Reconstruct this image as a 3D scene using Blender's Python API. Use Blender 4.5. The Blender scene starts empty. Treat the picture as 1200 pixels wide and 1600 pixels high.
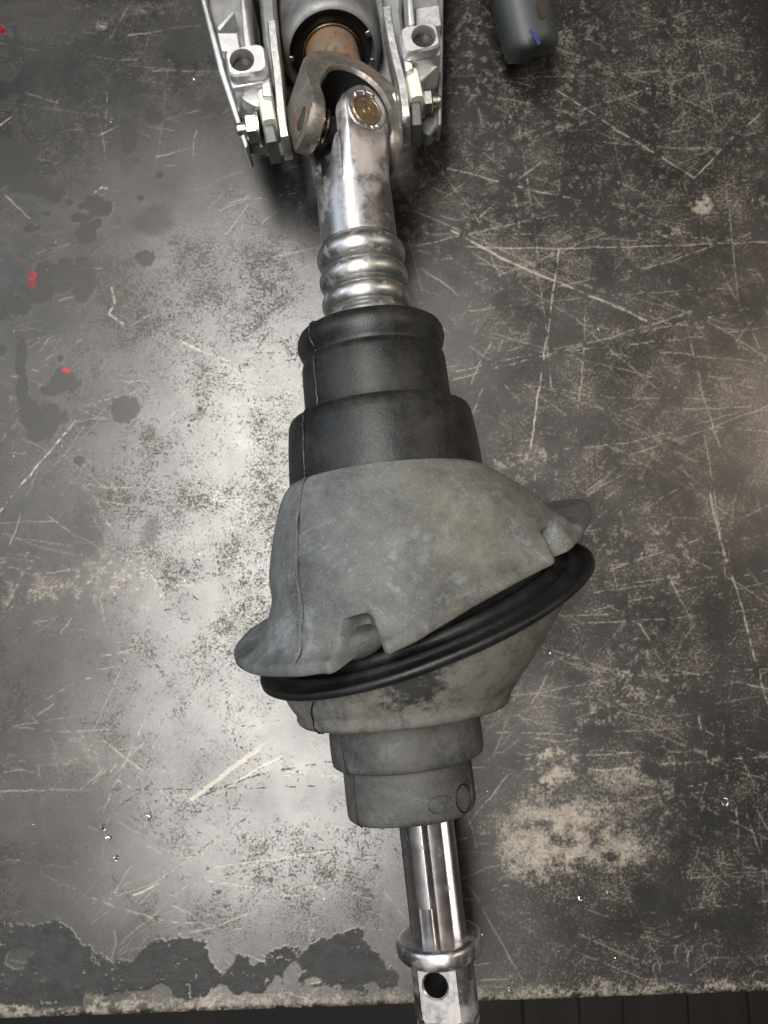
import bpy, math, random
import numpy as np
from mathutils import Vector
random.seed(7); RNG = np.random.default_rng(11)
S = 0.001                                   # everything below is in millimetres
scene = bpy.context.scene
COL = scene.collection
rad = math.radians

# ------------------------------------------------------------------ camera
F = 1167.0; TAU = rad(7.3); CAM = np.array([0, 0, 312.0])
cd = bpy.data.cameras.new('camera'); cam = bpy.data.objects.new('camera', cd); COL.objects.link(cam)
cam.location = CAM * S; cam.rotation_euler = (TAU, 0, 0)
cd.sensor_fit = 'HORIZONTAL'; cd.sensor_width = 36; cd.lens = 36 * F / 1200
cd.clip_start = 0.01; cd.clip_end = 50
cd.dof.use_dof = True; cd.dof.focus_distance = 0.25; cd.dof.aperture_fstop = 24
scene.camera = cam

# ------------------------------------------------------------------ world + lamps (an indoor workshop)
w = bpy.data.worlds.new('World'); scene.world = w; w.use_nodes = True
bg = w.node_tree.nodes['Background']; bg.inputs[0].default_value = (0.52, 0.485, 0.44, 1); bg.inputs[1].default_value = 0.13

def lamp(name, loc, target, sx, sy, power, color=(1, 1, 1)):
    l = bpy.data.lights.new(name, 'AREA'); l.shape = 'RECTANGLE'; l.size = sx; l.size_y = sy; l.energy = power; l.color = color
    o = bpy.data.objects.new(name, l); COL.objects.link(o); o.location = loc
    o.rotation_euler = (Vector(target) - Vector(loc)).to_track_quat('-Z', 'Y').to_euler(); return o
lt = lamp('ceiling_strip_lamp', (-0.24, 0.07, 1.2), (-0.24, 0.07, 0), 0.32, 1.25, 26.5, (1.0, 0.978, 0.94))
lt.rotation_euler = (0, 0, rad(4))
lamp('workshop_window_light', (-2.2, 0.6, 1.5), (0, 0, 0), 1.0, 1.0, 16, (0.72, 0.86, 1.0))
lamp('second_strip_lamp', (1.7, 0.7, 1.7), (0.1, 0.1, 0), 0.25, 1.2, 12, (1.0, 0.84, 0.70))  # added warm fill for the metal to reflect, no known lamp
scene.view_settings.view_transform = 'Standard'; scene.view_settings.look = 'None'
scene.view_settings.exposure = 0; scene.view_settings.gamma = 1

# ------------------------------------------------------------------ measuring helpers: photo pixel -> point at a height
cR = np.array([1, 0, 0.]); cU = np.array([0, math.cos(TAU), math.sin(TAU)]); cW = np.array([0, math.sin(TAU), -math.cos(TAU)])
def P(u, v, z=0.0):
    d = cR * (u - 600) / F + cU * (800 - v) / F + cW
    return CAM + d * (z - CAM[2]) / d[2]
def onplane(u, v, o, n):
    d = cR * (u - 600) / F + cU * (800 - v) / F + cW
    return CAM + d * ((o - CAM) @ n) / (d @ n)
def sst(x): x = min(max(x, 0), 1); return x * x * (3 - 2 * x)
def nrm(a): a = np.asarray(a, float); return a / np.linalg.norm(a)
ZAX = 55.0
def axp(v): return P(556 + .1146 * (v - 330), v, ZAX)
K = nrm(axp(100) - axp(1500)); O = axp(800); ZH = np.array([0, 0, 1.]); XR = nrm(np.cross(K, ZH)); 
def T(v): return (axp(v) - O) @ K
def mmpp(v): p = axp(v); return ((p - CAM) @ cW) / F
def RP(hp, v):
    r = hp * mmpp(v); D = np.linalg.norm(axp(v) - CAM); return r / math.sqrt(1 + (r / D) ** 2)

# ------------------------------------------------------------------ mesh helpers
ROOT = {}
class MB:
    def __init__(s): s.v = []; s.f = []; s.m = []; s.cur = 0
    def add(s, verts, faces):
        b = len(s.v); s.v += [tuple(map(float, p)) for p in verts]
        for f in faces: s.f.append(tuple(i + b for i in f)); s.m.append(s.cur)
        return s
    def loft(s, secs, closed=True, cap0=False, cap1=False, loop=False):
        n = len(secs[0]); vs = [p for sec in secs for p in sec]; fs = []
        m = len(secs)
        for i in range(m if loop else m - 1):
            i2 = (i + 1) % m
            for j in range(n if closed else n - 1):
                k = (j + 1) % n
                fs.append((i * n + j, i * n + k, i2 * n + k, i2 * n + j))
        if cap0: fs.append(tuple(range(n - 1, -1, -1)))
        if cap1: fs.append(tuple((m - 1) * n + j for j in range(n)))
        return s.add(vs, fs)
    def lathe(s, o, k, prof, n=96, x=None, z=None, off=None, cap0=False, cap1=False, mod=None):
        """prof: (t, r) along direction k from o"""
        k = nrm(k)
        if x is None: x = nrm(np.cross(k, ZH if abs(k[2]) < .9 else np.array([0, 1., 0])))
        z = np.cross(x, k)
        th = np.linspace(0, 2 * math.pi, n, endpoint=False); secs = []
        for i, (t, r) in enumerate(prof):
            rr = r * (mod(th, t) if mod else 1)
            c = o + k * t + (off(t) if off else 0)
            secs.append(c + np.outer(np.sin(th) * rr, x) + np.outer(np.cos(th) * rr, z))
        return s.loft(secs, True, cap0, cap1)
    def tube(s, path, r, n=8, cap=True):
        path = [np.asarray(p, float) for p in path]; secs = []
        up = None
        for i, p in enumerate(path):
            d = nrm(path[min(i + 1, len(path) - 1)] - path[max(i - 1, 0)])
            if up is None: up = nrm(np.cross(d, ZH if abs(d[2]) < .9 else np.array([1., 0, 0])))
            up = nrm(up - d * (up @ d)); w2 = np.cross(d, up)
            rr = r[i] if hasattr(r, '__len__') else r
            th = np.linspace(0, 2 * math.pi, n, endpoint=False)
            secs.append(p + rr * (np.outer(np.cos(th), up) + np.outer(np.sin(th), w2)))
        return s.loft(secs, True, cap, cap)
    def prism(s, poly, z0, z1, dx=(0, 0, 0)):
        """poly: (x,y) list; straight extrusion between heights"""
        a = [np.array([p[0], p[1], z1]) for p in poly]; b = [np.array([p[0] + dx[0], p[1] + dx[1], z0]) for p in poly]
        area = sum(a[i][0] * a[(i + 1) % len(a)][1] - a[(i + 1) % len(a)][0] * a[i][1] for i in range(len(a)))
        if area < 0: a.reverse(); b.reverse()
        return s.loft([b, a], True, True, True)
    def box(s, c, ax, ay, az, hx, hy, hz):
        c = np.asarray(c, float); ax, ay, az = map(nrm, (ax, ay, az))
        q = [c + ax * hx * i + ay * hy * j + az * hz * k for k in (-1, 1) for (i, j) in ((-1, -1), (1, -1), (1, 1), (-1, 1))]
        return s.loft([q[:4], q[4:]], True, True, True)
    def holed(s, outer, cen, r, z0, z1, n=48):
        """rounded outline (closed, list of xy) with a through hole"""
        cen = np.asarray(cen, float); o = np.asarray(outer, float)
        ang = np.linspace(0, 2 * math.pi, n, endpoint=False); out = []
        for a in ang:
            d = np.array([math.cos(a), math.sin(a)]); best = 1e9
            for i in range(len(o)):
                p, q = o[i] - cen, o[(i + 1) % len(o)] - cen; e = q - p; den = d[0] * e[1] - d[1] * e[0]
                if abs(den) < 1e-9: continue
                t = (p[0] * e[1] - p[1] * e[0]) / den; u_ = (p[0] * d[1] - p[1] * d[0]) / den
                if t > 0 and -1e-6 <= u_ <= 1 + 1e-6: best = min(best, t)
            out.append(cen + d * best)
        out = np.array(out); inn = cen + r * np.stack([np.cos(ang), np.sin(ang)], 1)
        ru = inn + (inn - cen) * .05
        def h(a, z): return np.c_[a, np.full(len(a), z)]
        oc = out + (cen - out) / np.linalg.norm(out - cen, axis=1)[:, None] * .7
        return s.loft([h(inn, z0), h(out, z0), h(out, z1 - .7), h(oc, z1), h(ru, z1), h(inn, z1 - .4)], True, loop=True)
    def build(s, name, mats, parent=None, smooth=40, bevel=0, subd=0, kind=None, label=None):
        base = ROOT.get('o', np.zeros(3)) if parent is not None else np.zeros(3)
        me = bpy.data.meshes.new(name)
        v = (np.array(s.v) - base) * S
        me.from_pydata(v.tolist(), [], s.f)
        if not isinstance(mats, (list, tuple)): mats = [mats]
        for m in mats: me.materials.append(m)
        if len(mats) > 1: me.polygons.foreach_set('material_index', s.m)
        import bmesh
        bm = bmesh.new(); bm.from_mesh(me); bmesh.ops.recalc_face_normals(bm, faces=bm.faces); bm.to_mesh(me); bm.free()
        if smooth: me.polygons.foreach_set('use_smooth', [True] * len(me.polygons)); me.set_sharp_from_angle(angle=rad(smooth))
        o = bpy.data.objects.new(name, me); COL.objects.link(o)
        if parent is not None: o.parent = parent
        if bevel:
            b = o.modifiers.new('bevel', 'BEVEL'); b.width = bevel * S; b.segments = 2; b.limit_method = 'ANGLE'; b.angle_limit = rad(40); b.harden_normals = False
        if subd:
            b = o.modifiers.new('subd', 'SUBSURF'); b.levels = subd; b.render_levels = subd
        if kind: o['kind'] = kind
        if label: o['label'] = label
        return o
def thing(name, label, cat, loc, group=None):
    o = bpy.data.objects.new(name, None); COL.objects.link(o); o.location = np.asarray(loc) * S; o.empty_display_size = .02
    o['label'] = label; o['category'] = cat
    if group: o['group'] = group
    ROOT['o'] = np.asarray(loc, float); return o

# ------------------------------------------------------------------ materials
class NT:
    def __init__(s, name):
        s.m = bpy.data.materials.new(name); s.m.use_nodes = True; s.t = s.m.node_tree; s.b = s.t.nodes['Principled BSDF']
        s.co = s.t.nodes.new('ShaderNodeTexCoord').outputs['Object']
    def n(s, typ, **kw):
        x = s.t.nodes.new(typ)
        for k, v in kw.items():
            if hasattr(x, k) and k not in x.inputs: setattr(x, k, v)
            else: s.put(x.inputs[k], v)
        return x
    def put(s, inp, v):
        if isinstance(v, bpy.types.NodeSocket): s.t.links.new(v, inp)
        elif isinstance(v, (tuple, list)) and len(v) == 3 and inp.type == 'RGBA': inp.default_value = (*v, 1)
        else: inp.default_value = v
    def noise(s, scale, detail=4, rough=.6, stretch=None, dist=0):
        c = s.co
        if stretch:
            mp = s.n('ShaderNodeMapping'); s.put(mp.inputs['Vector'], c); mp.inputs['Scale'].default_value = stretch
            if len(stretch) and hasattr(s, 'rot'): mp.inputs['Rotation'].default_value = s.rot
            c = mp.outputs[0]
        x = s.t.nodes.new('ShaderNodeTexNoise'); s.put(x.inputs['Vector'], c); x.inputs['Scale'].default_value = scale
        x.inputs['Detail'].default_value = detail; x.inputs['Roughness'].default_value = rough; x.inputs['Distortion'].default_value = dist
        return x.outputs['Fac']
    def ramp(s, f, a, b, lo=0., hi=1.):
        x = s.t.nodes.new('ShaderNodeMapRange'); s.put(x.inputs[0], f)
        x.inputs[1].default_value = a; x.inputs[2].default_value = b; x.inputs[3].default_value = lo; x.inputs[4].default_value = hi; x.clamp = True
        return x.outputs[0]
    def mix(s, f, a, b):
        x = s.t.nodes.new('ShaderNodeMix'); x.data_type = 'RGBA'; s.put(x.inputs[0], f); s.put(x.inputs[6], a); s.put(x.inputs[7], b); return x.outputs[2]
    def mixf(s, f, a, b):
        x = s.t.nodes.new('ShaderNodeMix'); x.data_type = 'FLOAT'; s.put(x.inputs[0], f); s.put(x.inputs[2], a); s.put(x.inputs[3], b); return x.outputs[0]
    def math(s, op, a, b=0.0):
        x = s.t.nodes.new('ShaderNodeMath'); x.operation = op; s.put(x.inputs[0], a); s.put(x.inputs[1], b); return x.outputs[0]
    def attr(s, name):
        x = s.t.nodes.new('ShaderNodeAttribute'); x.attribute_name = name; return x.outputs['Fac']
    def attrc(s, name):
        x = s.t.nodes.new('ShaderNodeAttribute'); x.attribute_name = name; return x.outputs['Color']
    def bump(s, h, dist=.0003, st=.5):
        x = s.t.nodes.new('ShaderNodeBump'); s.put(x.inputs['Height'], h); x.inputs['Distance'].default_value = dist; x.inputs['Strength'].default_value = st
        s.put(s.b.inputs['Normal'], x.outputs[0])
    def set(s, color=None, metal=None, rough=None, **kw):
        if color is not None: s.put(s.b.inputs['Base Color'], color)
        if metal is not None: s.put(s.b.inputs['Metallic'], metal)
        if rough is not None: s.put(s.b.inputs['Roughness'], rough)
        for k, v in kw.items(): s.put(s.b.inputs[k], v)
        return s.m

def metal(name, c1, c2, rough=(.25, .45), scale=150, stretch=(1, .12, 1), metallic=1.0, bump=.25, fine=900, dirt=None, dirt_c=(.03, .025, .02), dirt_t=(.58, .72)):
    t = NT(name); t.rot = (0, 0, rad(-6.5)) if stretch else (0, 0, 0)
    a = t.noise(scale, 5, .6, stretch); f = t.noise(fine, 3, .7, stretch); 
    c = t.mix(t.ramp(a, .35, .65), c1, c2); mt = metallic; rg = t.mixf(t.ramp(t.noise(scale * 1.7, 4, .7), .3, .7), rough[0], rough[1])
    if dirt:
        dm = t.ramp(t.noise(dirt, 6, .65), dirt_t[0], dirt_t[1])
        c = t.mix(dm, c, dirt_c); mt = t.mixf(dm, metallic, .2); rg = t.mixf(dm, rg, .7)
    t.bump(f, .00012, bump)
    return t.set(c, mt, rg)

M = {}
M['silver'] = metal('machined_steel', (.42, .415, .43), (.56, .54, .54), (.28, .42), 300, (1, .05, 1), bump=.25, dirt=85, dirt_c=(.30, .265, .24), dirt_t=(.50, .80))
M['ringsteel'] = metal('bellows_steel', (.36, .36, .36), (.50, .49, .48), (.32, .48), 110, None, bump=.3, dirt=210, dirt_c=(.15, .14, .12), dirt_t=(.54, .72))
M['shaft'] = metal('lobed_shaft_steel', (.29, .29, .32), (.37, .33, .30), (.33, .48), 90, (1.6, .06, 1.6), bump=.3, dirt=300, dirt_c=(.09, .075, .05), dirt_t=(.60, .8))  # blue-grey and coppery mix paints reflected surroundings into the steel colour
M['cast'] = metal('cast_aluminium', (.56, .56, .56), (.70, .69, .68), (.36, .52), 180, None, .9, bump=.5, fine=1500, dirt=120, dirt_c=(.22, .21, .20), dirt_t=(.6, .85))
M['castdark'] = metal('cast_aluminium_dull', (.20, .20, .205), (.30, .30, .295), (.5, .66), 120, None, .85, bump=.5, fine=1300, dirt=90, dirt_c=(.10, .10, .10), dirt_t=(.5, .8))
M['strip'] = metal('zinc_plated_sheet', (.50, .50, .49), (.72, .71, .69), (.30, .5), 350, None, 1, bump=.7, fine=900)
M['darkplate'] = metal('dark_steel_plate', (.12, .12, .115), (.20, .2, .19), (.4, .55), 120, None, .8, bump=.4)
M['zinc'] = metal('zinc_bolt', (.40, .43, .44), (.50, .48, .38), (.26, .38), 200, None, 1, bump=.1)
M['brass'] = metal('bearing_cap_brass', (.24, .18, .10), (.33, .26, .155), (.28, .45), 300, None, .9, bump=.3, dirt=500, dirt_c=(.12, .09, .05))
M['black'] = NT('black_grease').set((.012, .011, .01), 0, .35)  # grease, and also the shade painted inside holes
def rusty():
    t = NT('rusty_forged_steel')
    a = t.noise(70, 6, .65); r = t.ramp(t.noise(95, 6, .7), .46, .62); d = t.ramp(t.noise(260, 5, .7), .5, .75)
    c = t.mix(a, (.19, .18, .165), (.32, .30, .27)); c = t.mix(t.math('MULTIPLY', r, .8), c, (.14, .068, .034)); c = t.mix(t.math('MULTIPLY', d, .6), c, (.06, .05, .04))
    t.bump(t.noise(420, 6, .7), .0004, .6)
    return t.set(c, t.mixf(r, .8, .3), t.mixf(r, .42, .62))
M['rust'] = rusty()
def rustshaft():
    t = NT('rust_stained_shaft'); t.rot = (0, 0, 0)
    a = t.ramp(t.noise(60, 5, .65), .38, .6); s_ = t.ramp(t.noise(420, 4, .7, (1, .08, 1)), .55, .75)
    c = t.mix(a, (.50, .42, .34), (.44, .20, .08)); c = t.mix(t.math('MULTIPLY', s_, .7), c, (.07, .05, .035))
    t.bump(t.noise(500, 5, .7), .0002, .4); return t.set(c, .7, t.mixf(a, .33, .5))
M['rustshaft'] = rustshaft()
M['race'] = metal('bearing_race', (.20, .17, .12), (.30, .26, .2), (.2, .35), 200, None, 1, bump=.1)
def plast():
    t = NT('ivory_plastic'); c = t.mix(t.noise(120, 4), (.62, .60, .50), (.72, .70, .62)); return t.set(c, 0, .42, **{'Subsurface Weight': .15, 'Subsurface Radius': (.003, .003, .002), 'Subsurface Scale': .5})
M['plastic'] = plast()
def rubber(name, base, dust, lo, hi, scale=45, rough=(.42, .7), speck=.25, speckc=(.30, .29, .25), wear=None, tint=None, smudge=None, spec=.4):
    t = NT(name)
    n1 = t.noise(scale, 9, .70, dist=.4); n2 = t.noise(scale * 6, 7, .75); n3 = t.noise(1400, 2, .6); n4 = t.noise(2600, 3, .7)
    m = t.ramp(t.math('ADD', t.math('MULTIPLY', n1, .6), t.math('ADD', t.math('MULTIPLY', n2, .25), t.math('MULTIPLY', n4, .15))), lo, hi)
    if tint:
        sx = t.t.nodes.new('ShaderNodeSeparateXYZ'); t.put(sx.inputs[0], t.co)
        dust = t.mix(t.ramp(t.math('ADD', t.math('MULTIPLY', sx.outputs[0], 9.0), t.noise(22, 5, .65)), .28, .72), dust, tint)
    c = t.mix(m, base, dust)
    sp = t.ramp(n3, .60, .74); c = t.mix(t.math('MULTIPLY', sp, speck), c, speckc)
    dk = t.ramp(t.noise(1900, 2, .6), .58, .72); c = t.mix(t.math('MULTIPLY', dk, .45), c, base)
    if wear:
        wm = t.math('MULTIPLY', t.ramp(t.noise(scale * .8, 10, .76, dist=1.2), .52, .60), t.ramp(t.noise(360, 4, .7), .36, .56)); c = t.mix(t.math('MULTIPLY', wm, wear[1]), c, wear[0])
        rb = t.math('MULTIPLY', t.ramp(t.noise(scale * 1.3, 9, .76, dist=1.4), .57, .66), t.ramp(t.noise(300, 4, .75), .40, .55)); c = t.mix(t.math('MULTIPLY', rb, .75), c, base)
        t.rot = (0, .4, rad(35)); sc = t.math('MULTIPLY', t.ramp(t.noise(240, 3, .5, (1, .05, .3)), .70, .74), t.ramp(t.noise(30, 3), .5, .6)); c = t.mix(t.math('MULTIPLY', sc, .6), c, (.30, .30, .28))
    if smudge is not None:
        d = t.t.nodes.new('ShaderNodeVectorMath'); d.operation = 'DISTANCE'; t.put(d.inputs[0], t.co); d.inputs[1].default_value = smudge[0]
        sm = t.ramp(t.math('ADD', t.math('DIVIDE', d.outputs['Value'], smudge[1]), t.math('MULTIPLY', t.math('SUBTRACT', n2, .5), 3.0)), .55, 1.05, 1, 0); c = t.mix(t.math('MULTIPLY', sm, .9), c, (.010, .010, .010))
    h = t.math('ADD', t.math('MULTIPLY', t.noise(900, 4, .75), .6), t.math('MULTIPLY', t.noise(160, 5, .65), .8))
    t.bump(h, .00030, .6)
    return t.set(c, 0, t.mixf(m, rough[0], rough[1]), **{'Specular IOR Level': spec})
M['rubber'] = rubber('black_rubber', (.006, .006, .006), (.026, .026, .023), .44, .66, 60, (.40, .58), .2, (.08, .08, .068), tint=(.030, .029, .024))
M['dusty'] = rubber('dusty_rubber', (.040, .043, .046), (.125, .132, .138), .36, .62, 38, (.5, .78), .5, (.28, .27, .22), wear=((.19, .205, .215), .7), tint=(.160, .152, .124))
M['tanny'] = rubber('dust_coated_rubber', (.022, .022, .021), (.120, .117, .108), .36, .53, 60, (.55, .8), .35, (.26, .24, .20), tint=(.125, .115, .098), smudge=(tuple(((onplane(645, 1078, P(640, 1075, 100), np.array([0, .3, 1.])) - (axp(739) - np.array([0, 0, ZAX]))) * S)), .011))
M['collar'] = rubber('grey_rubber_collar', (.026, .027, .029), (.072, .071, .066), .40, .64, 55, (.5, .72), .25, (.2, .19, .16), wear=((.11, .115, .118), .4), tint=(.085, .080, .068))
M['groove'] = rubber('clean_black_rubber', (.005, .005, .005), (.018, .018, .017), .45, .75, 60, (.42, .6), .10, (.08, .08, .07))
def greyplastic():
    t = NT('grey_plastic'); c = t.mix(t.noise(60, 5), (.024, .027, .028), (.036, .040, .041)); t.bump(t.noise(800, 3), .0001, .3); return t.set(c, 0, .5)
M['greyplastic'] = greyplastic()
M['brownpatch'] = NT('brown_recess').set((.05, .038, .028), 0, .7)
M['blueink'] = NT('blue_marker').set((.008, .014, .12), 0, .6)

def bench_mat():
    t = NT('worn_steel_bench')
    worn, scr, stain, flake, red_glint, speck = (t.attr(a) for a in ('worn', 'scr', 'stain', 'flake', 'red', 'speck'))
    cl = t.noise(14, 6, .6); fine = t.noise(520, 5, .7); vf = t.noise(1500, 2, .6)
    gr = t.noise(900, 5, .72, dist=.4); gs = t.noise(1000, 6, .75, dist=.6)
    c = t.mix(t.ramp(cl, .35, .65), (.064, .0625, .0615), (.106, .1035, .1015))
    sv = t.ramp(t.math('ADD', gs, t.math('MULTIPLY', speck, .42)), .70, .82)
    c = t.mix(t.math('MULTIPLY', sv, .85), c, (.040, .034, .027))
    wv = t.math('MULTIPLY', t.ramp(t.math('ADD', gr, t.math('MULTIPLY', worn, .34)), .62, .94), .9)
    sc2 = t.math('MULTIPLY', scr, t.ramp(gr, .30, .58, .55, 1.0))
    c = t.mix(t.ramp(worn, .05, 1.0, 0, .55), c, (.175, .150, .122))
    c = t.mix(t.math('MULTIPLY', wv, .85), c, (.35, .305, .25)); c = t.mix(sc2, c, (.42, .38, .32))
    c = t.mix(t.math('MULTIPLY', stain, .9), c, (.026, .024, .021)); c = t.mix(flake, c, t.mix(t.ramp(t.noise(130, 6, .7), .38, .66), (.007, .007, .007), (.022, .0215, .020)))
    c = t.mix(red_glint, c, (.36, .015, .03))
    dif = t.math('MAXIMUM', t.math('MULTIPLY', wv, .8), t.math('MAXIMUM', t.math('MULTIPLY', sc2, .8), t.math('MULTIPLY', sv, .9)))
    mt = t.math('MULTIPLY', t.mixf(dif, .9, .1), t.math('SUBTRACT', 1.0, t.math('MAXIMUM', flake, t.math('MULTIPLY', stain, .7))))
    rg = t.mixf(dif, t.ramp(t.noise(30, 6, .65), .3, .7, .29, .38), .62)
    rg = t.mixf(stain, rg, .42); rg = t.mixf(flake, rg, .62)
    h = t.math('ADD', t.math('MULTIPLY', fine, .5), t.math('MULTIPLY', vf, .5))
    h = t.math('ADD', h, t.math('MULTIPLY', flake, t.math('MULTIPLY', t.ramp(t.noise(170, 6, .7, dist=.8), .35, .75), 5.0)))
    t.bump(h, .00010, .35)
    return t.set(c, mt, rg)
M['bench'] = bench_mat()
M['edge'] = metal('bench_edge_steel', (.12, .11, .10), (.22, .20, .17), (.4, .6), 90, None, .6)
def floor_mat():
    t = NT('dark_floor'); c = t.mix(t.ramp(t.noise(1.6, 4, .6), .35, .65), (.006, .006, .007), (.022, .020, .020)); return t.set(c, 0, .7)
M['floor'] = floor_mat()
def wood():
    t = NT('dark_wood'); t.rot = (0, 0, 0); c = t.mix(t.ramp(t.noise(9, 5, .6, (4, .4, .4)), .35, .65), (.012, .010, .008), (.020, .016, .013)); return t.set(c, 0, .6)
M['wood'] = wood(); M['redwood'] = NT('red_brown_board').set((.07, .026, .014), 0, .6)
M['chip'] = metal('bright_chip', (.75, .73, .70), (.85, .84, .8), (.2, .4), 400, None)

# ------------------------------------------------------------------ floor and what stands under the bench
m = MB(); m.add([(-4000, -4000, -900), (4000, -4000, -900), (4000, 4000, -900), (-4000, 4000, -900)], [(0, 1, 2, 3)])
m.build('floor', M['floor'], kind='structure')

# ------------------------------------------------------------------ bench top: a fine sheet carrying its wear
E0 = P(0, 1592, 0); E1 = P(1200, 1549, 0); BX = nrm(E1 - E0); BY = np.array([-BX[1], BX[0], 0]); BO = P(600, 1570.5, 0); BO[2] = 0
DX = .46; NX = 840; NY = 960
gx = (np.arange(NX) - NX / 2) * DX; gy = np.arange(NY) * DX
def bpix(u, v):                       # photo pixel -> bench raster position
    d = P(u, v, 0) - BO; return (d @ BX) / DX + NX / 2, (d @ BY) / DX
def up(a, shape):                     # smooth upsample of a random grid
    h, w_ = a.shape; y = np.linspace(0, h - 1.001, shape[0]); x = np.linspace(0, w_ - 1.001, shape[1])
    yi = y.astype(int); xi = x.astype(int); fy = (y - yi)[:, None]; fx = (x - xi)[None]; fy = fy * fy * (3 - 2 * fy); fx = fx * fx * (3 - 2 * fx)
    return (a[yi][:, xi] * (1 - fy) * (1 - fx) + a[yi + 1][:, xi] * fy * (1 - fx) + a[yi][:, xi + 1] * (1 - fy) * fx + a[yi + 1][:, xi + 1] * fy * fx)
def fbm(cell, octv=5, gain=.55, ax=1., ay=1.):
    out = np.zeros((NY, NX)); amp = 1; tot = 0
    for o_ in range(octv):
        h = max(2, int(NY / (cell * ay)) + 2); w_ = max(2, int(NX / (cell * ax)) + 2)
        if h > NY or w_ > NX: break
        out += amp * up(RNG.random((h, w_)), (NY, NX)); tot += amp; amp *= gain; cell /= 2
    out /= tot; return (out - out.mean()) / (out.std() + 1e-9)
def sstep(x, a, b): t_ = np.clip((x - a) / (b - a), 0, 1); return t_ * t_ * (3 - 2 * t_)
YY, XX = np.mgrid[0:NY, 0:NX].astype(float)
worn = np.zeros((NY, NX)); scr = np.zeros((NY, NX)); stain = np.zeros((NY, NX)); flake = np.zeros((NY, NX)); red_glint = np.zeros((NY, NX))
def pxs(u): bx, _ = bpix(u, 800); return bx
nA = fbm(60, 6); nB = fbm(16, 4); nC = fbm(6, 3, .7); nD = fbm(120, 5); nE = fbm(28, 5, .65)
def blob(arr, u, v, ru, rv, wob=.25, soft=.12, amt=1., noise=None):
    cx, cy = bpix(u, v); rx = abs(bpix(u + ru, v)[0] - cx) + .1; ry = abs(bpix(u, v + rv)[1] - cy) + .1
    k = 1.6; x0, x1, y0, y1 = [int(q) for q in (cx - k * rx, cx + k * rx + 1, cy - k * ry, cy + k * ry + 1)]
    x0, y0 = max(x0, 0), max(y0, 0); x1, y1 = min(x1, NX), min(y1, NY)
    if x1 <= x0 or y1 <= y0: return
    sl = (slice(y0, y1), slice(x0, x1)); q = np.hypot((XX[sl] - cx) / rx, (YY[sl] - cy) / ry) + wob * (noise if noise is not None else nB)[sl] * .5
    arr[sl] = np.maximum(arr[sl], amt * (1 - sstep(q, 1 - soft, 1 + soft)))
def line(arr, pts, wd=.6, amt=.8, rough=.5, fade=True):
    pts = [bpix(*p) for p in pts]; n = len(pts) - 1
    for i in range(n):
        (ax_, ay_), (bx_, by_) = pts[i], pts[i + 1]; L = math.hypot(bx_ - ax_, by_ - ay_)
        pad = wd * 3 + 1; x0 = max(int(min(ax_, bx_) - pad), 0); x1 = min(int(max(ax_, bx_) + pad) + 1, NX); y0 = max(int(min(ay_, by_) - pad), 0); y1 = min(int(max(ay_, by_) + pad) + 1, NY)
        if x1 <= x0 or y1 <= y0 or L < .5: continue
        sl = (slice(y0, y1), slice(x0, x1)); dx, dy = (bx_ - ax_) / L, (by_ - ay_) / L
        s_ = (XX[sl] - ax_) * dx + (YY[sl] - ay_) * dy; d = np.abs(-(XX[sl] - ax_) * dy + (YY[sl] - ay_) * dx + .5 * nE[sl])
        e = np.clip(np.minimum(s_, L - s_) / 2 + 1, 0, 1); q = np.clip(1.2 - d / (wd + .35), 0, 1) * e
        q = q * amt * np.clip(.85 + rough * nC[sl] * .7 + rough * .6 * nE[sl], .0, 1.2)
        if fade and n == 1: q = q * (1 - .6 * np.clip(s_ / L, 0, 1))
        arr[sl] = np.maximum(arr[sl], np.clip(q, 0, 1))
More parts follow.
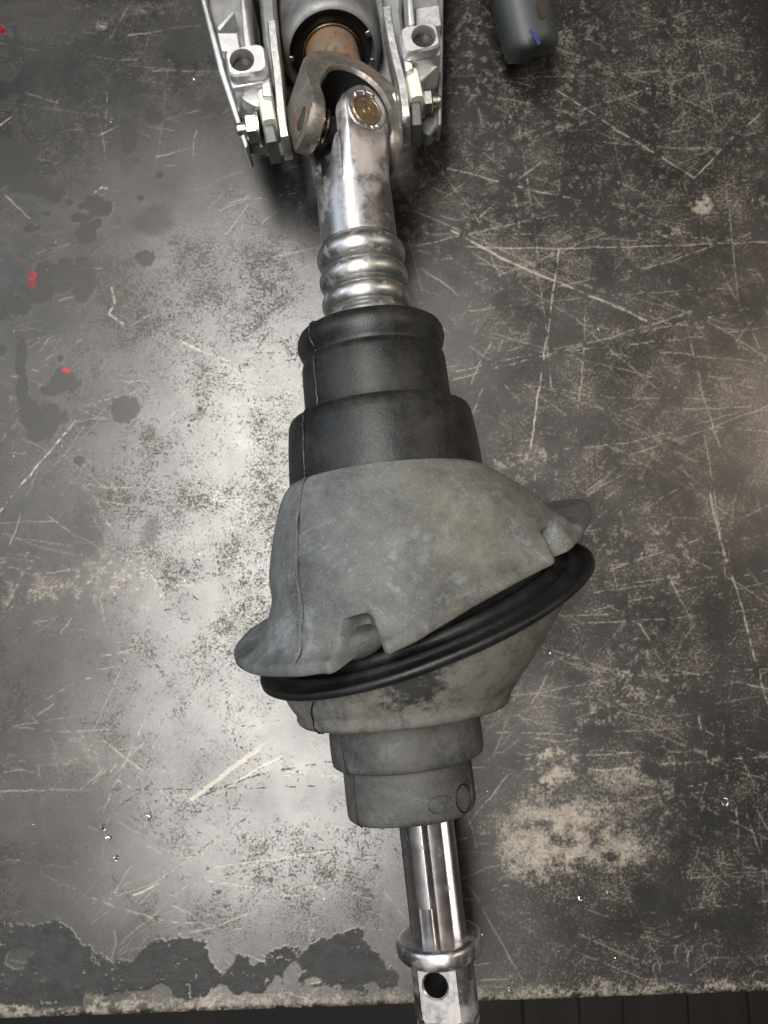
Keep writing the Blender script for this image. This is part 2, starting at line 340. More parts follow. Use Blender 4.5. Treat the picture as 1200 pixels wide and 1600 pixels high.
# scratches seen in the photograph
for pts, wd, am in [
    ([(870, 140), (960, 200), (1085, 278)], .9, .75), ([(1085, 278), (1135, 225), (1200, 165)], .8, .7), ([(700, 262), (800, 290), (920, 317)], .8, .75),
    ([(845, 255), (795, 290), (750, 340)], .7, .6), ([(750, 340), (820, 365)], .5, .5), ([(705, 360), (790, 405), (905, 455), (1010, 500)], 1.5, .8), ([(700, 385), (900, 388), (1200, 378)], .7, .6),
    ([(875, 390), (850, 550), (830, 700)], .6, .8), ([(915, 470), (910, 600), (895, 700)], .5, .5), ([(740, 395), (900, 500), (1030, 610)], .4, .5), ([(1000, 455), (1120, 510), (1200, 560)], .5, .5),
    ([(915, 275), (960, 282), (990, 297)], .6, .6), ([(770, 520), (900, 560), (1030, 590)], .4, .4), ([(1060, 440), (1145, 480)], .7, .5), ([(700, 145), (800, 155), (910, 180)], .6, .5), ([(740, 230), (870, 255)], .5, .35),
    ([(0, 800), (60, 725), (118, 658)], .9, .75), ([(15, 850), (60, 730)], .4, .4), ([(0, 195), (18, 182)], .8, .9), ([(155, 210), (195, 193)], .6, .6), ([(167, 145), (165, 200)], .6, .5), ([(90, 155), (90, 160)], .9, .9),
    ([(10, 305), (60, 355)], .5, .6), ([(245, 245), (300, 230)], .5, .6), ([(200, 55), (320, 38)], .6, .6), ([(240, 110), (345, 112)], .5, .5), ([(150, 300), (160, 293), (173, 297)], .9, .8),
    ([(1110, 770), (1130, 860), (1160, 950), (1180, 1030), (1200, 1100)], .9, .7), ([(1060, 730), (1110, 770)], .6, .5), ([(1050, 1045), (1120, 1060), (1200, 1075)], .7, .6), ([(1020, 1100), (1050, 1045)], .6, .5), ([(930, 925), (1120, 900)], .5, .5), 
    ([(1000, 975), (1035, 1035)], .9, .6), ([(1045, 900), (1085, 980)], .7, .6), ([(910, 1060), (980, 1085)], .6, .6), ([(940, 1145), (1070, 1135)], .6, .5), ([(905, 1205), (1100, 1190), (1200, 1182)], .8, .6), ([(1000, 1180), (1070, 1260)], .6, .5), 
    ([(1090, 1115), (1105, 1190), (1140, 1205)], .9, .7), ([(1145, 1160), (1185, 1235)], .5, .5), ([(955, 870), (980, 1000)], .5, .45), ([(950, 1120), (960, 1140)], 1, .6), ([(1150, 1265), (1155, 1335)], .9, .6), ([(1080, 1485), (1100, 1390)], .9, .6), ([(1120, 1100), (1170, 1090)], .6, .6),
    ([(430, 1150), (370, 1195), (300, 1250)], 2.6, .8), ([(440, 1180), (340, 1240)], 1.0, .5), ([(0, 1235), (150, 1233)], .6, .5), ([(520, 1330), (300, 1360)], .5, .5), ([(210, 1397), (250, 1380)], .8, .9), 
    ([(980, 760), (1110, 690)], .5, .4), ([(960, 700), (1110, 780)], .6, .4), ([(180, 1020), (200, 1018)], .5, .3), ([(285, 535), (330, 555), (360, 565)], 1.0, .55), ([(175, 450), (180, 475), (172, 490), (192, 506)], 1.5, .5)]:
    line(scr, pts, wd * .62, am * 1.0, .8)
# the dense net of small ones: many fine, few long; denser to the top right
cl_u = cl_v = cl_a = 0.; left_n = 0
for i in range(3300):
    if left_n <= 0:
        cl_u, cl_v = RNG.uniform(-60, 1260), RNG.uniform(-60, 1560); cl_a = RNG.choice([RNG.normal(.38, .3), RNG.normal(-.6, .35), RNG.normal(0, .2), RNG.uniform(0, math.pi)]); left_n = int(RNG.exponential(5)) + 1; cl_s = RNG.uniform(8, 60)
        if cl_u < 640 and RNG.random() < .55: left_n = 0; continue
        if cl_u > 640 and cl_v > 420 and RNG.random() < .4: left_n = 0; continue
    left_n -= 1; u = cl_u + RNG.normal(0, cl_s); v = cl_v + RNG.normal(0, cl_s)
    L = RNG.exponential(24) + 3; a = cl_a + RNG.normal(0, .16) + (math.pi if RNG.random() < .5 else 0); b = RNG.normal(0, .14); q_ = RNG.random() ** 3.0
    mid = (u + L * math.cos(a), v + L * math.sin(a)); line(scr, [(u, v), mid, (mid[0] + L * math.cos(a + b), mid[1] + L * math.sin(a + b))], .03 + .30 * q_, (.05 + .34 * q_ + .10 * RNG.random()) * (1 if u > 640 else .75), 1.2)
for i in range(90):
    u = RNG.uniform(600, 1260); v = RNG.uniform(-60, 1500); L = RNG.uniform(80, 240); a = RNG.choice([RNG.normal(.4, .2), RNG.normal(-.1, .15), RNG.normal(1.3, .25)])
    b = RNG.normal(0, .08); mid = (u + L * math.cos(a), v + L * math.sin(a)); line(scr, [(u, v), mid, (mid[0] + L * math.cos(a + b), mid[1] + L * math.sin(a + b))], RNG.uniform(.1, .4), RNG.uniform(.25, .55), 1.0)
# worn, rubbed-through patches (paler, tan)
UU = (XX - NX / 2) / (NX / 2)
rightw = sstep(UU, .05, .45)
worn = np.maximum(worn, .50 * sstep(nC * .55 + nE * .5 + nA * .35, .2, 2.2) * (.25 + .75 * rightw))
worn = np.maximum(worn, .06 + .20 * rightw * (1 + .5 * nE))
for a_ in [(1010, 1215, 80, 45, 1.1, .5, .6), (870, 1200, 30, 40, .5, .3, 1.2), (985, 1085, 60, 50, 1.2, .5, .7), (830, 722, 40, 22, 1.1, .4, .7), (1010, 870, 70, 60, 1.3, .6, .6),
           (1098, 321, 20, 20, .15, .5, 1.1), (1040, 362, 26, 9, .5, .3, .8), (1152, 325, 10, 9, .5, .3, .6), (1188, 318, 16, 10, .5, .3, .7), (1130, 580, 50, 35, 1.3, .5, .5), (125, 8, 18, 10, .5, .4, .9), (160, 40, 14, 8, .6, .4, .8), (260, 12, 60, 12, .9, .5, .5), (80, 925, 90, 40, 1.4, .5, .5),
           (180, 905, 60, 30, 1.3, .5, .5), (15, 925, 30, 25, 1.2, .5, .5), (130, 1175, 40, 30, 1.2, .5, .35), (1000, 1510, 90, 30, .9, .5, .45), (780, 1530, 60, 20, .9, .5, .35), (900, 690, 90, 60, 1.5, .7, .35), (1070, 1010, 100, 80, 1.5, .7, .35), (800, 200, 160, 60, 1.6, .8, .35), (960, 90, 270, 90, 1.6, .9, .62), (1100, 180, 180, 120, 1.6, .9, .5), (760, 180, 120, 90, 1.6, .9, .5), (860, 330, 200, 80, 1.6, .9, .42)]:
    tmp = np.zeros((NY, NX)); blob(tmp, *a_[:4], a_[4], a_[5], a_[6], nB * .7 + nE * .9); tmp *= np.clip(.62 + .42 * nC + .2 * nE, 0, 1); worn = np.maximum(worn, tmp)
for (u, v, ru, rv, am) in [(880, 1300, 125, 95, 1.25), (830, 1335, 75, 60, 1.2), (960, 1330, 85, 50, 1.15), (872, 1205, 36, 50, 1.1), (985, 1215, 80, 40, .9), (1010, 1280, 60, 50, .8)]:
    cx, cy = bpix(u, v); rx = abs(bpix(u + ru, v)[0] - cx); ry = abs(bpix(u, v + rv)[1] - cy)
    q = np.hypot((XX - cx) / rx, (YY - cy) / ry) + .22 * nE + .10 * nB; worn = np.maximum(worn, am * (1 - sstep(q, .35, 1.25)) * np.clip(.74 + .22 * nE + .10 * nC + .10 * nB, 0, 1.15))
# front edge rubbed bright
ed = gy[:, None] / DX
worn = np.maximum(worn, (1 - sstep(ed + 5 * nE + 3 * nC, 4, 22)) * .95 * np.clip(.8 + .3 * nC, .2, 1))
worn = np.maximum(worn, (1 - sstep(ed + 9 * nE, 14, 44)) * .35 * np.clip(.6 + .5 * nC, 0, 1))
# oil drops and damp stains on the left
for a_ in [(15, 245, 50, 28), (5, 270, 58, 30), (35, 262, 30, 20), (60, 290, 26, 18), (22, 190, 5, 26), (6, 165, 14, 8), (27, 212, 6, 16), (83, 308, 15, 10), (98, 303, 8, 6), (145, 320, 20, 18), (165, 325, 10, 12), (125, 340, 14, 8), (135, 366, 17, 16), (153, 350, 8, 7), (110, 317, 6, 5), (75, 335, 5, 5), (48, 358, 9, 6), (60, 357, 4, 4),
           (227, 406, 13, 12), (85, 428, 40, 30), (132, 435, 20, 26), (60, 455, 26, 16), (20, 480, 26, 18), (5, 490, 18, 18), (130, 465, 9, 8), (98, 597, 25, 20), (82, 610, 18, 12), (65, 655, 34, 32), (35, 560, 10, 40), (35, 610, 12, 40), (45, 640, 22, 26), (197, 640, 23, 20), (125, 720, 7, 7), (230, 80, 9, 8),
           (240, 186, 12, 10), (235, 178, 7, 6), (212, 183, 8, 5), (200, 200, 14, 16), (203, 222, 13, 22), (15, 113, 12, 10), (5, 80, 8, 7), (10, 32, 18, 10), (60, 15, 40, 14), (0, 110, 14, 14), (202, 170, 6, 6), (250, 275, 5, 4), (220, 311, 6, 6), (117, 218, 5, 4), (80, 228, 4, 4), (20, 152, 8, 5), (95, 560, 5, 4), (72, 335, 5, 4), (5, 548, 8, 8)]:
    blob(stain, *a_, wob=.34, soft=.10, amt=.9, noise=nB * .8 + nC * .5)
tmp = np.zeros((NY, NX)); [blob(tmp, *a_, wob=.5, soft=.4, amt=.55) for a_ in [(200, 215, 28, 40), (240, 352, 28, 24), (130, 835, 30, 40), (237, 828, 16, 18), (70, 20, 110, 26), (300, 40, 60, 40)]]; stain = np.maximum(stain, tmp)
blob(red_glint, 50, 436, 5, 11, 1.3, .8, .6, nC); blob(red_glint, 104, 579, 5, 2, 1.0, .5, .9, nC); blob(red_glint, 1, 46, 5, 7, .8, .5, .9, nC)  # red reflected glints, painted as colour on the wet spots
# flaking black paint along the front
cu = [0, 25, 60, 110, 130, 160, 185, 205, 220, 232, 262, 300, 322, 330, 345, 362, 372, 392, 415, 430, 470, 520, 560, 578, 600, 640]
ct = [1448, 1446, 1440, 1450, 1474, 1492, 1504, 1508, 1490, 1472, 1460, 1466, 1476, 1502, 1520, 1502, 1496, 1504, 1500, 1478, 1480, 1462, 1454, 1472, 1500, 1530]
bu = [0, 40, 70, 95, 130, 135, 160, 200, 230, 260, 300, 325, 345, 372, 400, 415, 430, 450, 475, 500, 515, 540, 570, 600, 640]
bv = [1566, 1572, 1580, 1580, 1578, 1544, 1544, 1552, 1548, 1558, 1562, 1550, 1540, 1560, 1552, 1542, 1526, 1532, 1538, 1530, 1532, 1540, 1544, 1540, 1520]
px = np.array([bpix(u, v) for u, v in zip(cu, ct)]); pb = np.array([bpix(u, v) for u, v in zip(bu, bv)])
top_ = np.interp(XX[0], px[:, 0], px[:, 1]); bot_ = np.interp(XX[0], pb[:, 0], pb[:, 1])
inx = (XX > -5) & (XX < bpix(620, 1500)[0])
dist = np.minimum(top_[None] - YY, YY - bot_[None]) + 2.2 * nB + 1.6 * nC
flake = np.maximum(flake, sstep(dist, -.5, .9) * inx)
for a_ in [(22, 1500, 20, 15), (38, 1488, 14, 7), (250, 1548, 16, 10), (455, 1522, 12, 16), (492, 1532, 16, 8), (180, 1556, 20, 9)]:
    hole = np.zeros((NY, NX)); blob(hole, *a_, wob=.5, soft=.12); flake *= 1 - hole
for a_ in [(1050, 1515, 32, 16), (1070, 1525, 26, 16), (1062, 1490, 9, 18), (1080, 1498, 7, 22), (1078, 1520, 10, 14), (1110, 1484, 15, 9), (1145, 1508, 11, 5), (1185, 1526, 12, 9), (1030, 1510, 12, 10), (1200, 1500, 5, 10)]:
    blob(flake, *a_, wob=.45, soft=.10)
flake *= sstep(ed, 6, 9)
edge_f = flake * (1 - flake)
flake *= 1 - sstep(nC * .8 + nE * .5 + fbm(3, 2, .8) * .4, 1.75, 2.0)
# pits and dark specks in the mill scale
fb = np.array([bpix(430, 800)[0]])
speck = .43 + .05 * nC + .07 * nE + .09 * nD - .22 * rightw
for i in range(260):                                        # fine dark hairlines
    u = RNG.uniform(-40, 640); v = RNG.uniform(450, 1440); L = RNG.exponential(30) + 6; a = RNG.choice([RNG.normal(-.8, .25), RNG.normal(.8, .3), RNG.normal(1.5, .2), RNG.normal(0, .15)])
    b = RNG.normal(0, .15); mid = (u + L * math.cos(a), v + L * math.sin(a)); line(speck, [(u, v), mid, (mid[0] + L * math.cos(a + b), mid[1] + L * math.sin(a + b))], RNG.uniform(.15, .45), RNG.uniform(.4, .95), .8)
for pts in [[(240, 890), (420, 905), (520, 950)], [(330, 810), (345, 900), (350, 930)], [(300, 930), (360, 985)], [(0, 1233), (200, 1234), (520, 1228)], [(310, 1245), (400, 1210), (520, 1190)], [(90, 1090), (130, 1140)], [(420, 520), (370, 590)], [(375, 430), (390, 500)], [(270, 1140), (285, 1110)], [(255, 945), (240, 950), (232, 985)]]:
    line(speck, pts, .4, 1, .6)
for i in range(120):
    a_ = (RNG.uniform(0, 1200), RNG.uniform(0, 1550)); r_ = RNG.uniform(1.2, 3.2); blob(speck, a_[0], a_[1], r_, r_, .5, .3, .8)
# rings of old glasses / cans
for (u, v, r_) in [(115, 860, 38), (640, 1330, 30)]:
    cx, cy = bpix(u, v); rr = abs(bpix(u + r_, v)[0] - cx); q = np.abs(np.hypot(XX - cx, YY - cy) - rr); a2 = np.arctan2(YY - cy, XX - cx)
    speck = np.maximum(speck, .6 * (1 - sstep(q, .6, 2)) * (np.sin(a2 + 2) < .5) * np.clip(.7 + .5 * nE, 0, 1))
Hh = flake * (.07 + .02 * nE + .012 * nC) - .04 * scr * (1 - flake) + .03 * stain * (1 - flake) + .10 * nD * 0
Hh = Hh - .6 * np.exp(-gy[:, None] / .5)
vx = BO[0] + gx[None] * BX[0] + gy[:, None] * BY[0]; vy = BO[1] + gx[None] * BX[1] + gy[:, None] * BY[1]
verts = np.stack([vx, vy, Hh], -1).reshape(-1, 3)
idx = np.arange(NX * NY).reshape(NY, NX); quads = np.stack([idx[:-1, :-1], idx[:-1, 1:], idx[1:, 1:], idx[1:, :-1]], -1).reshape(-1, 4)
# coarse surround out to the real bench size
def bw(x, y, z=0.): return BO + BX * x + BY * y + np.array([0, 0, z])
x0, x1, y1 = gx[0], gx[-1], gy[-1]; XO, YO = 800., 750.
ex = np.array([bw(-XO, 0, -.6), bw(x0, 0, -.6), bw(x0, y1), bw(-XO, y1), bw(-XO, YO), bw(x0, YO), bw(x1, YO), bw(x1, y1), bw(XO, YO), bw(XO, y1), bw(XO, 0, -.6), bw(x1, 0, -.6)])
nb = len(verts); eq = np.array([[0, 1, 2, 3], [3, 2, 5, 4], [2, 7, 6, 5], [7, 9, 8, 6], [11, 10, 9, 7]]) + nb
verts = np.vstack([verts, ex]); quads = np.vstack([quads, eq])
bench = thing('workbench', 'scratched dark steel workbench with flaking black paint along its front edge', 'workbench', bw(0, 300, 0))
me = bpy.data.meshes.new('bench_top'); me.vertices.add(len(verts)); me.vertices.foreach_set('co', ((verts - ROOT['o']) * S).ravel().astype(np.float32))
me.loops.add(quads.size); me.loops.foreach_set('vertex_index', quads.ravel().astype(np.int32)); me.polygons.add(len(quads))
me.polygons.foreach_set('loop_start', (np.arange(len(quads)) * 4).astype(np.int32)); me.polygons.foreach_set('use_smooth', np.ones(len(quads), bool)); me.update(calc_edges=True)
bord = sstep(np.minimum(np.minimum(XX, NX - 1 - XX), NY - 1 - YY), 0, 30)
for nm, arr in (('worn', worn), ('scr', scr), ('stain', stain), ('flake', flake), ('red', red_glint), ('speck', speck)):
    mean_ = float(np.median(arr)) if nm in ('worn', 'speck') else 0.0; arr = arr * bord + mean_ * (1 - bord)
    at = me.attributes.new(nm, 'FLOAT', 'POINT'); at.data.foreach_set('value', np.concatenate([np.clip(arr, 0, 1.7 if nm == 'worn' else 1).ravel(), np.full(len(ex), mean_)]).astype(np.float32))
me.materials.append(M['bench']); bt = bpy.data.objects.new('bench_top', me); COL.objects.link(bt); bt.parent = bench
m = MB(); q = [bw(-XO, 0), bw(XO, 0), bw(XO, YO), bw(-XO, YO)]
m.add([q[i] + np.array([0, 0, zz]) for zz in (-.6, -8) for i in range(4)], [(0, 1, 5, 4), (1, 2, 6, 5), (2, 3, 7, 6), (3, 0, 4, 7), (7, 6, 5, 4)])
m.build('plate_edge', M['edge'], bench)
for sx in (-1, 1):
    for yy in (40, YO - 40):
        m = MB(); m.box(bw(sx * (XO - 40), yy, -454), BX, BY, ZH, 25, 25, 446); m.build('leg', M['edge'], bench)
# slatted duckboard on the floor in front of the bench
duck = thing('duckboard', 'dark brown slatted board on the floor beyond the front edge of the bench', 'duckboard', P(960, 1600, -900))
xs = P(745, 1600, -860)[0]
for i, wd in enumerate([70, 82, 64, 95, 88, 74]):
    m = MB(); m.box((xs + wd / 2, -700, -870 + (i % 3)), (1, .02, 0), (-.02, 1, 0), ZH, wd / 2 - .5, 260, 10); m.build('plank', M['wood'], duck, bevel=2); xs += wd
m = MB(); m.box((xs + 48, -700, -862), (1, .02, 0), (-.02, 1, 0), ZH, 44, 270, 16); m.build('end_board', M['redwood'], duck, bevel=2)

# ------------------------------------------------------------------ the steering column assembly
col = thing('steering_shaft', 'steering shaft with a bare steel universal joint, metal brackets and a grey rubber boot', 'steering shaft', axp(739) - np.array([0, 0, ZAX]))
def prof(lst): return [(T(v), RP(h, v)) for v, h in lst]
def dense(lst, n=5):                                        # Catmull-Rom through (t, r)
    p = np.array(lst, float); out = []
    for i in range(len(p) - 1):
        a, b, c, d = p[max(i - 1, 0)], p[i], p[i + 1], p[min(i + 2, len(p) - 1)]
        for k in range(n):
            s_ = k / n; out.append(.5 * ((2 * b) + (c - a) * s_ + (2 * a - 5 * b + 4 * c - d) * s_ ** 2 + (3 * b - a - 3 * c + d) * s_ ** 3))
    out.append(p[-1]); return [tuple(x) for x in out]

# --- crimped bellows on the intermediate shaft
rings = [404, 440, 475, 508]
pr = [(372, 59), (377, 59.5)]
lst = [(T(352), RP(57, 352)), (T(372), RP(58.5, 372)), (T(382), RP(59, 382))]
for v in rings:
    ta, tb = T(v - 17.5), T(v + 17.5); R0 = RP(53.5, v); R1 = RP(69.5, v)
    for s_ in np.linspace(-1, 1, 15):
        lst.append(((ta + tb) / 2 + s_ * (tb - ta) / 2, R0 + (R1 - R0) * (1 - abs(s_) ** 2.1) ** .5))
lst += [(T(530), RP(60, 520)), (T(700), RP(56, 600))]
m = MB(); m.lathe(O, K, lst, 96); m.build('crimped_bellows', M['ringsteel'], col, 50)

# --- rubber boot: stepped neck and bell
tiers = [(527, 64), (521, 72), (518, 86), (518, 97), (519.5, 105), (523, 110.5), (530, 114), (540, 115.5), (550, 113), (558, 108.5), (562, 107), (564.5, 107.5), (568, 110.5), (575, 112.5), (602, 113.5), (634, 114.5), (643, 114.5), (647, 115.5), (648, 122), (649.5, 132), (653, 139), (660, 143), (672, 145), (700, 148.5), (730, 151), (742, 152), (748, 151.5), (751, 152)]
tp = prof(tiers)
m = MB(); m.lathe(O, K, tp, 128)
neck = None
# bell
a_ = P(411, 1056, ZAX); b_ = P(923, 850, ZAX); RC = (a_ + b_) / 2; e1 = nrm(b_ - a_); pd = np.array([e1[1], -e1[0], 0]); BE = rad(15)
e2 = ZH * math.cos(BE) + pd * math.sin(BE); en = np.cross(e1, e2); en = en if en[1] > 0 else -en
CO = 10.0                                                   # cap rim plane above the ring plane
cap_px = [(363, 1013), (374, 1030), (404, 1041), (450, 1043), (513, 1039), (517, 1030), (524, 1013), (540, 998), (560, 992), (580, 990), (594, 997), (600, 1006), (606, 1007), (640, 990), (735, 934), (800, 898), (866, 864), (857, 857), (850, 852), (860, 850), (878, 848), (893, 841), (910, 815), (921, 788)]
oc = RC + en * CO
cp = [((onplane(u, v, oc, en) - RC) @ e1, (onplane(u, v, oc, en) - RC) @ e2) for u, v in cap_px]
cp += [(72, -30), (66, -40), (50, -43), (25, -46), (0, -47), (-25, -46), (-50, -40), (-64, -28)]
NB = 540; th = np.linspace(0, 2 * math.pi, NB, endpoint=False)
mono = [(-100, 69.5), (-84.5, 65.6), (-68, 61.5), (-52.3, 58.6), (-36.5, 58.6), (-35.2, 57.6), (-34.2, 53), (-32.6, 46.5), (-30.5, 42.6), (-28, 41.2), (-25, 43.6), (-22.5, 47.6), (-20.5, 52), (-18.6, 53.2), (-11.6, 50), (14.6, 40.4), (37, 41.5), (53.5, 48.6), (56, 48.2), (58.6, 45.2), (61.5, 45.0), (64, 50.5), (67.6, 53.2), (84.2, 59), (100.9, 69.9)]
ang = np.radians([a for a, _ in mono]); rr = np.array([r for _, r in mono], float)
back = [(72, -30), (66, -40), (50, -43), (25, -46), (0, -47), (-25, -46), (-50, -40), (-64, -28)]
ang = np.concatenate([ang, [math.atan2(x, y) % (2 * math.pi) for x, y in back]]); rr = np.concatenate([rr, [math.hypot(x, y) for x, y in back]])
pxy = np.stack([rr * np.sin(ang), rr * np.cos(ang)], 1); pxy = np.concatenate([np.linspace(pxy[i_], pxy[(i_ + 1) % len(pxy)], 12, endpoint=False) for i_ in range(len(pxy))])
ctrl_ang, ctrl_r = ang, rr
ang = np.unwrap(np.arctan2(pxy[:, 0], pxy[:, 1])); rr = np.hypot(pxy[:, 0], pxy[:, 1])
def polar(th):
    A = np.concatenate([ang - 2 * math.pi, ang, ang + 2 * math.pi, ]); Rr = np.concatenate([rr, rr, rr]); o_ = np.argsort(A, kind='stable'); return np.interp(th, A[o_], Rr[o_])
Rrim = (polar(th) * 2 + np.roll(polar(th), 1) + np.roll(polar(th), -1)) / 4
# body outline just inside the rim
def body(th):
    x = np.sin(th); y = np.cos(th); ex_ = np.where(x < 0, 53., 53.); ey = np.where(y > 0, 46., 42.)
    return 1 / np.sqrt((np.abs(x) / ex_) ** 2.2 + (np.abs(y) / ey) ** 2.2) ** (2 / 2.2 * 1.0 * 1.1 / 1.0 if False else 1.0)
def body2(th):
    x = np.abs(np.sin(th)); y = np.cos(th); ex_ = 53.0; ey = np.where(y > 0, 47., 42.); p_ = 2.3
    return ((x / ex_) ** p_ + (np.abs(y) / ey) ** p_) ** (-1 / p_)
ks_ = [i_ for i_ in range(len(ctrl_ang)) if not (5 <= i_ <= 12 or 18 <= i_ <= 21)]
sxy = np.stack([ctrl_r[ks_] * np.sin(ctrl_ang[ks_]), ctrl_r[ks_] * np.cos(ctrl_ang[ks_])], 1); sxy = np.concatenate([np.linspace(sxy[i_], sxy[(i_ + 1) % len(sxy)], 12, endpoint=False) for i_ in range(len(sxy))])
sang = np.unwrap(np.arctan2(sxy[:, 0], sxy[:, 1])); srr = np.hypot(sxy[:, 0], sxy[:, 1])
A_ = np.concatenate([sang - 2 * math.pi, sang, sang + 2 * math.pi]); o_ = np.argsort(A_, kind='stable'); Rsm = np.interp(th, A_[o_], np.concatenate([srr] * 3)[o_])
def csm(a, w_):
    k_ = np.exp(-.5 * (np.arange(-3 * w_, 3 * w_ + 1) / w_) ** 2); k_ /= k_.sum(); n_ = len(a); return np.convolve(np.concatenate([a, a, a]), k_, 'same')[n_:2 * n_]
thd = np.degrees(np.where(th > math.pi, th - 2 * math.pi, th)); tabw = np.clip((np.abs(thd + 75) < 34) * 1. + (np.abs(thd - 95) < 26) * 1., 0, 1); tabw = csm(tabw, 5); Rrim = Rrim * (1 - tabw) + csm(Rrim, 9) * tabw; Rsm = csm(Rsm, 3)
Rbod = csm(np.minimum(body2(th), Rsm - .8), 10)
Rbod = np.minimum(Rbod, csm(Rsm, 3) - .3)
Rcut = np.minimum(Rbod, Rrim - .6)
notch = np.zeros(NB)
def platept(r, th, off): return RC + en * off + np.outer(r * np.sin(th), e1) + np.outer(r * np.cos(th), e2)
t0, r0 = tp[-1]
# match circle angle (axis frame: x right, z up) to plate angle
S0 = O + K * t0 + r0 * (np.outer(np.sin(th), XR) + np.outer(np.cos(th), ZH))
B1 = platept(Rbod, th, CO + 5.0)
secs = []
radial = np.outer(np.sin(th), XR) + np.outer(np.cos(th), ZH)
lip = O + K * (t0 - .3) + (r0 + 2.0) * radial
secs.append(S0); secs.append(O + K * (t0 + .0) + (r0 + .6) * radial); 
NS = 26
for i in range(1, NS + 1):
    s_ = i / NS
    g = s_
    p = S0 * (1 - g) + B1 * g
    ln = np.linalg.norm(B1 - S0, axis=1)[:, None]
    sh = np.minimum(1, ln / 45)
    side = np.abs(np.sin(th))[:, None]
    bulge = sh * (4.6 * (s_ ** .45) * (1 - s_) * 1.6 * (.55 + .45 * side) - 1.6 * side * np.exp(-((s_ - .8) / .12) ** 2))
    p = p + radial * bulge
    if s_ > .90: p = p + (platept(Rcut, th, 0) - platept(Rbod, th, 0)) * sst((s_ - .90) / .10)
    secs.append(p)
fl = Rrim - Rcut
for g, dz in ((.12, 3.4), (.3, 2.2), (.55, 1.3), (.8, .8), (.95, .5), (1.0, .0)):
    w_ = np.clip(fl / 6, 0, 1); 
    secs.append(platept(Rcut + fl * g, th, 0) + en * (CO + (dz * w_ + (5 * (1 - g)) * (1 - w_)))[:, None])
secs.append(platept(Rrim + .25, th, CO - .5)); secs.append(platept(Rrim + .3, th, CO - 2.4)); secs.append(platept(Rrim - .1, th, CO - 3.0)); secs.append(platept(Rrim - 2.5, th, CO - 3.2))
Rg = np.minimum(csm(Rsm, 6) - 4.5, .76 * np.array([((abs(math.sin(a)) / 61) ** 2 + (abs(math.cos(a)) / 52) ** 2) ** -.5 for a in th])); Rg = np.minimum(Rg, Rrim - 3.2)
m.cur = 1; m.loft(secs)
m.cur = 2; m.loft([secs[-1], platept(Rg, th, CO - 3.5), platept(Rg * .985, th, CO - 6), platept(Rg * .96, th, -1)])
boot = m.build('rubber_boot', [M['rubber'], M['dusty'], M['groove']], col, 55)
bell_secs = secs
# flange ring under the cap
def ell(th, a=59.2, b=52.0): return ((np.abs(np.sin(th)) / a) ** 2.15 + (np.abs(np.cos(th)) / b) ** 2.15) ** (-1 / 2.15)
Re = ell(th)
m = MB(); m.loft([platept(Re * k, th, h) - e1 * 1.8 for k, h in ((.62, 3.2), (.72, 3.4), (.76, 4.4), (.785, 4.9), (.80, 4.7), (.812, 3.6), (.824, 2.6), (.855, 2.2), (.872, 2.5), (.884, 2.3), (.893, 1.4), (.91, .8), (.94, .6), (.957, .7), (.970, 1.1), (.980, 1.3), (.992, 1.2), (1.0, .5), (1.0, -.6), (.99, -1.1), (.965, -1.5), (.935, -2.6), (.90, -3.4), (.86, -3.8))])
m.build('flange_ring', M['groove'], boot, 60)
# lower cone
oA = np.array([-15 * mmpp(1130), 0, 0])
def lowc(v, h, dx=0): return O + K * T(v) + (np.array([1., 0, 0]) * dx * mmpp(v)) + RP(h, v) * radial
m = MB(); L0 = platept(Re * .89, th, -2.6) - e1 * 1.8; c0 = lowc(1096, 168.5, -13); secs = []
for s_ in np.linspace(0, 1, 14):
    p = L0 * (1 - s_) + c0 * s_ + radial * (1.2 * math.sin(math.pi * s_)); secs.append(p)
for v, h in ((1104, 168), (1110, 165), (1114, 160), (1116, 152), (1116.5, 132), (1115, 112)): secs.append(lowc(v, h, -14))
m.loft(secs); lc = m.build('lower_cone', M['tanny'], boot, 60)
m = MB()
pr = [(1108, 117), (1118, 118), (1135, 119), (1160, 119.5), (1175, 119), (1181, 117.5), (1184, 114), (1184.5, 106), (1182, 100)]
m.loft([lowc(v, h, -16) for v, h in pr]); m.build('boot_collar', M['collar'], boot, 60)
m = MB()
bsec = lambda v, h, dx: O + K * T(v) + (np.array([1., 0, 0]) * dx * mmpp(v)) + RP(h, v) * radial * (1 - .035 * np.cos(4 * th + .6)[:, None])
pr = [(1176, 102.5), (1186, 103), (1232, 103.5), (1254, 103.5), (1260, 102), (1264, 98), (1266, 89), (1266.5, 60), (1265, 50), (1260, 47), (1220, 46)]
m.loft([bsec(v, h, -18) for v, h in pr]); endcap = m.build('boot_end_collar', M['collar'], boot, 60)
# mould seam running down the boot
def seam(points, r, name, parent, mat, dense_n=3):
    mm = MB(); mm.tube(points, r, 6); return mm.build(name, mat, parent, 60)
TS = rad(-51)
def at(v, h, dx=0, ths=TS): return O + K * T(v) + np.array([1., 0, 0]) * dx * mmpp(v) + RP(h + 1.0, v) * (math.sin(ths) * XR + math.cos(ths) * ZH)
pts = []
for i in range(len(tiers) - 1):
    (va, ha), (vb, hb) = tiers[i], tiers[i + 1]
    for s_ in np.linspace(0, 1, 4, endpoint=False): pts.append(at(va + (vb - va) * s_, ha + (hb - ha) * s_ + RNG.normal(0, .3), 0, TS + RNG.normal(0, .004)))
seam(pts, [.35 + .12 * abs(RNG.normal()) for _ in pts], 'mould_seam', boot, M['rubber'])
ks = int(round(((TS % (2 * math.pi)) / (2 * math.pi)) * NB))
pts = [s_[(ks + int(round(6 * math.sin(i * .35)) * 0)) % NB] + radial[ks % NB] * .05 for i, s_ in enumerate(bell_secs[1:-6])]
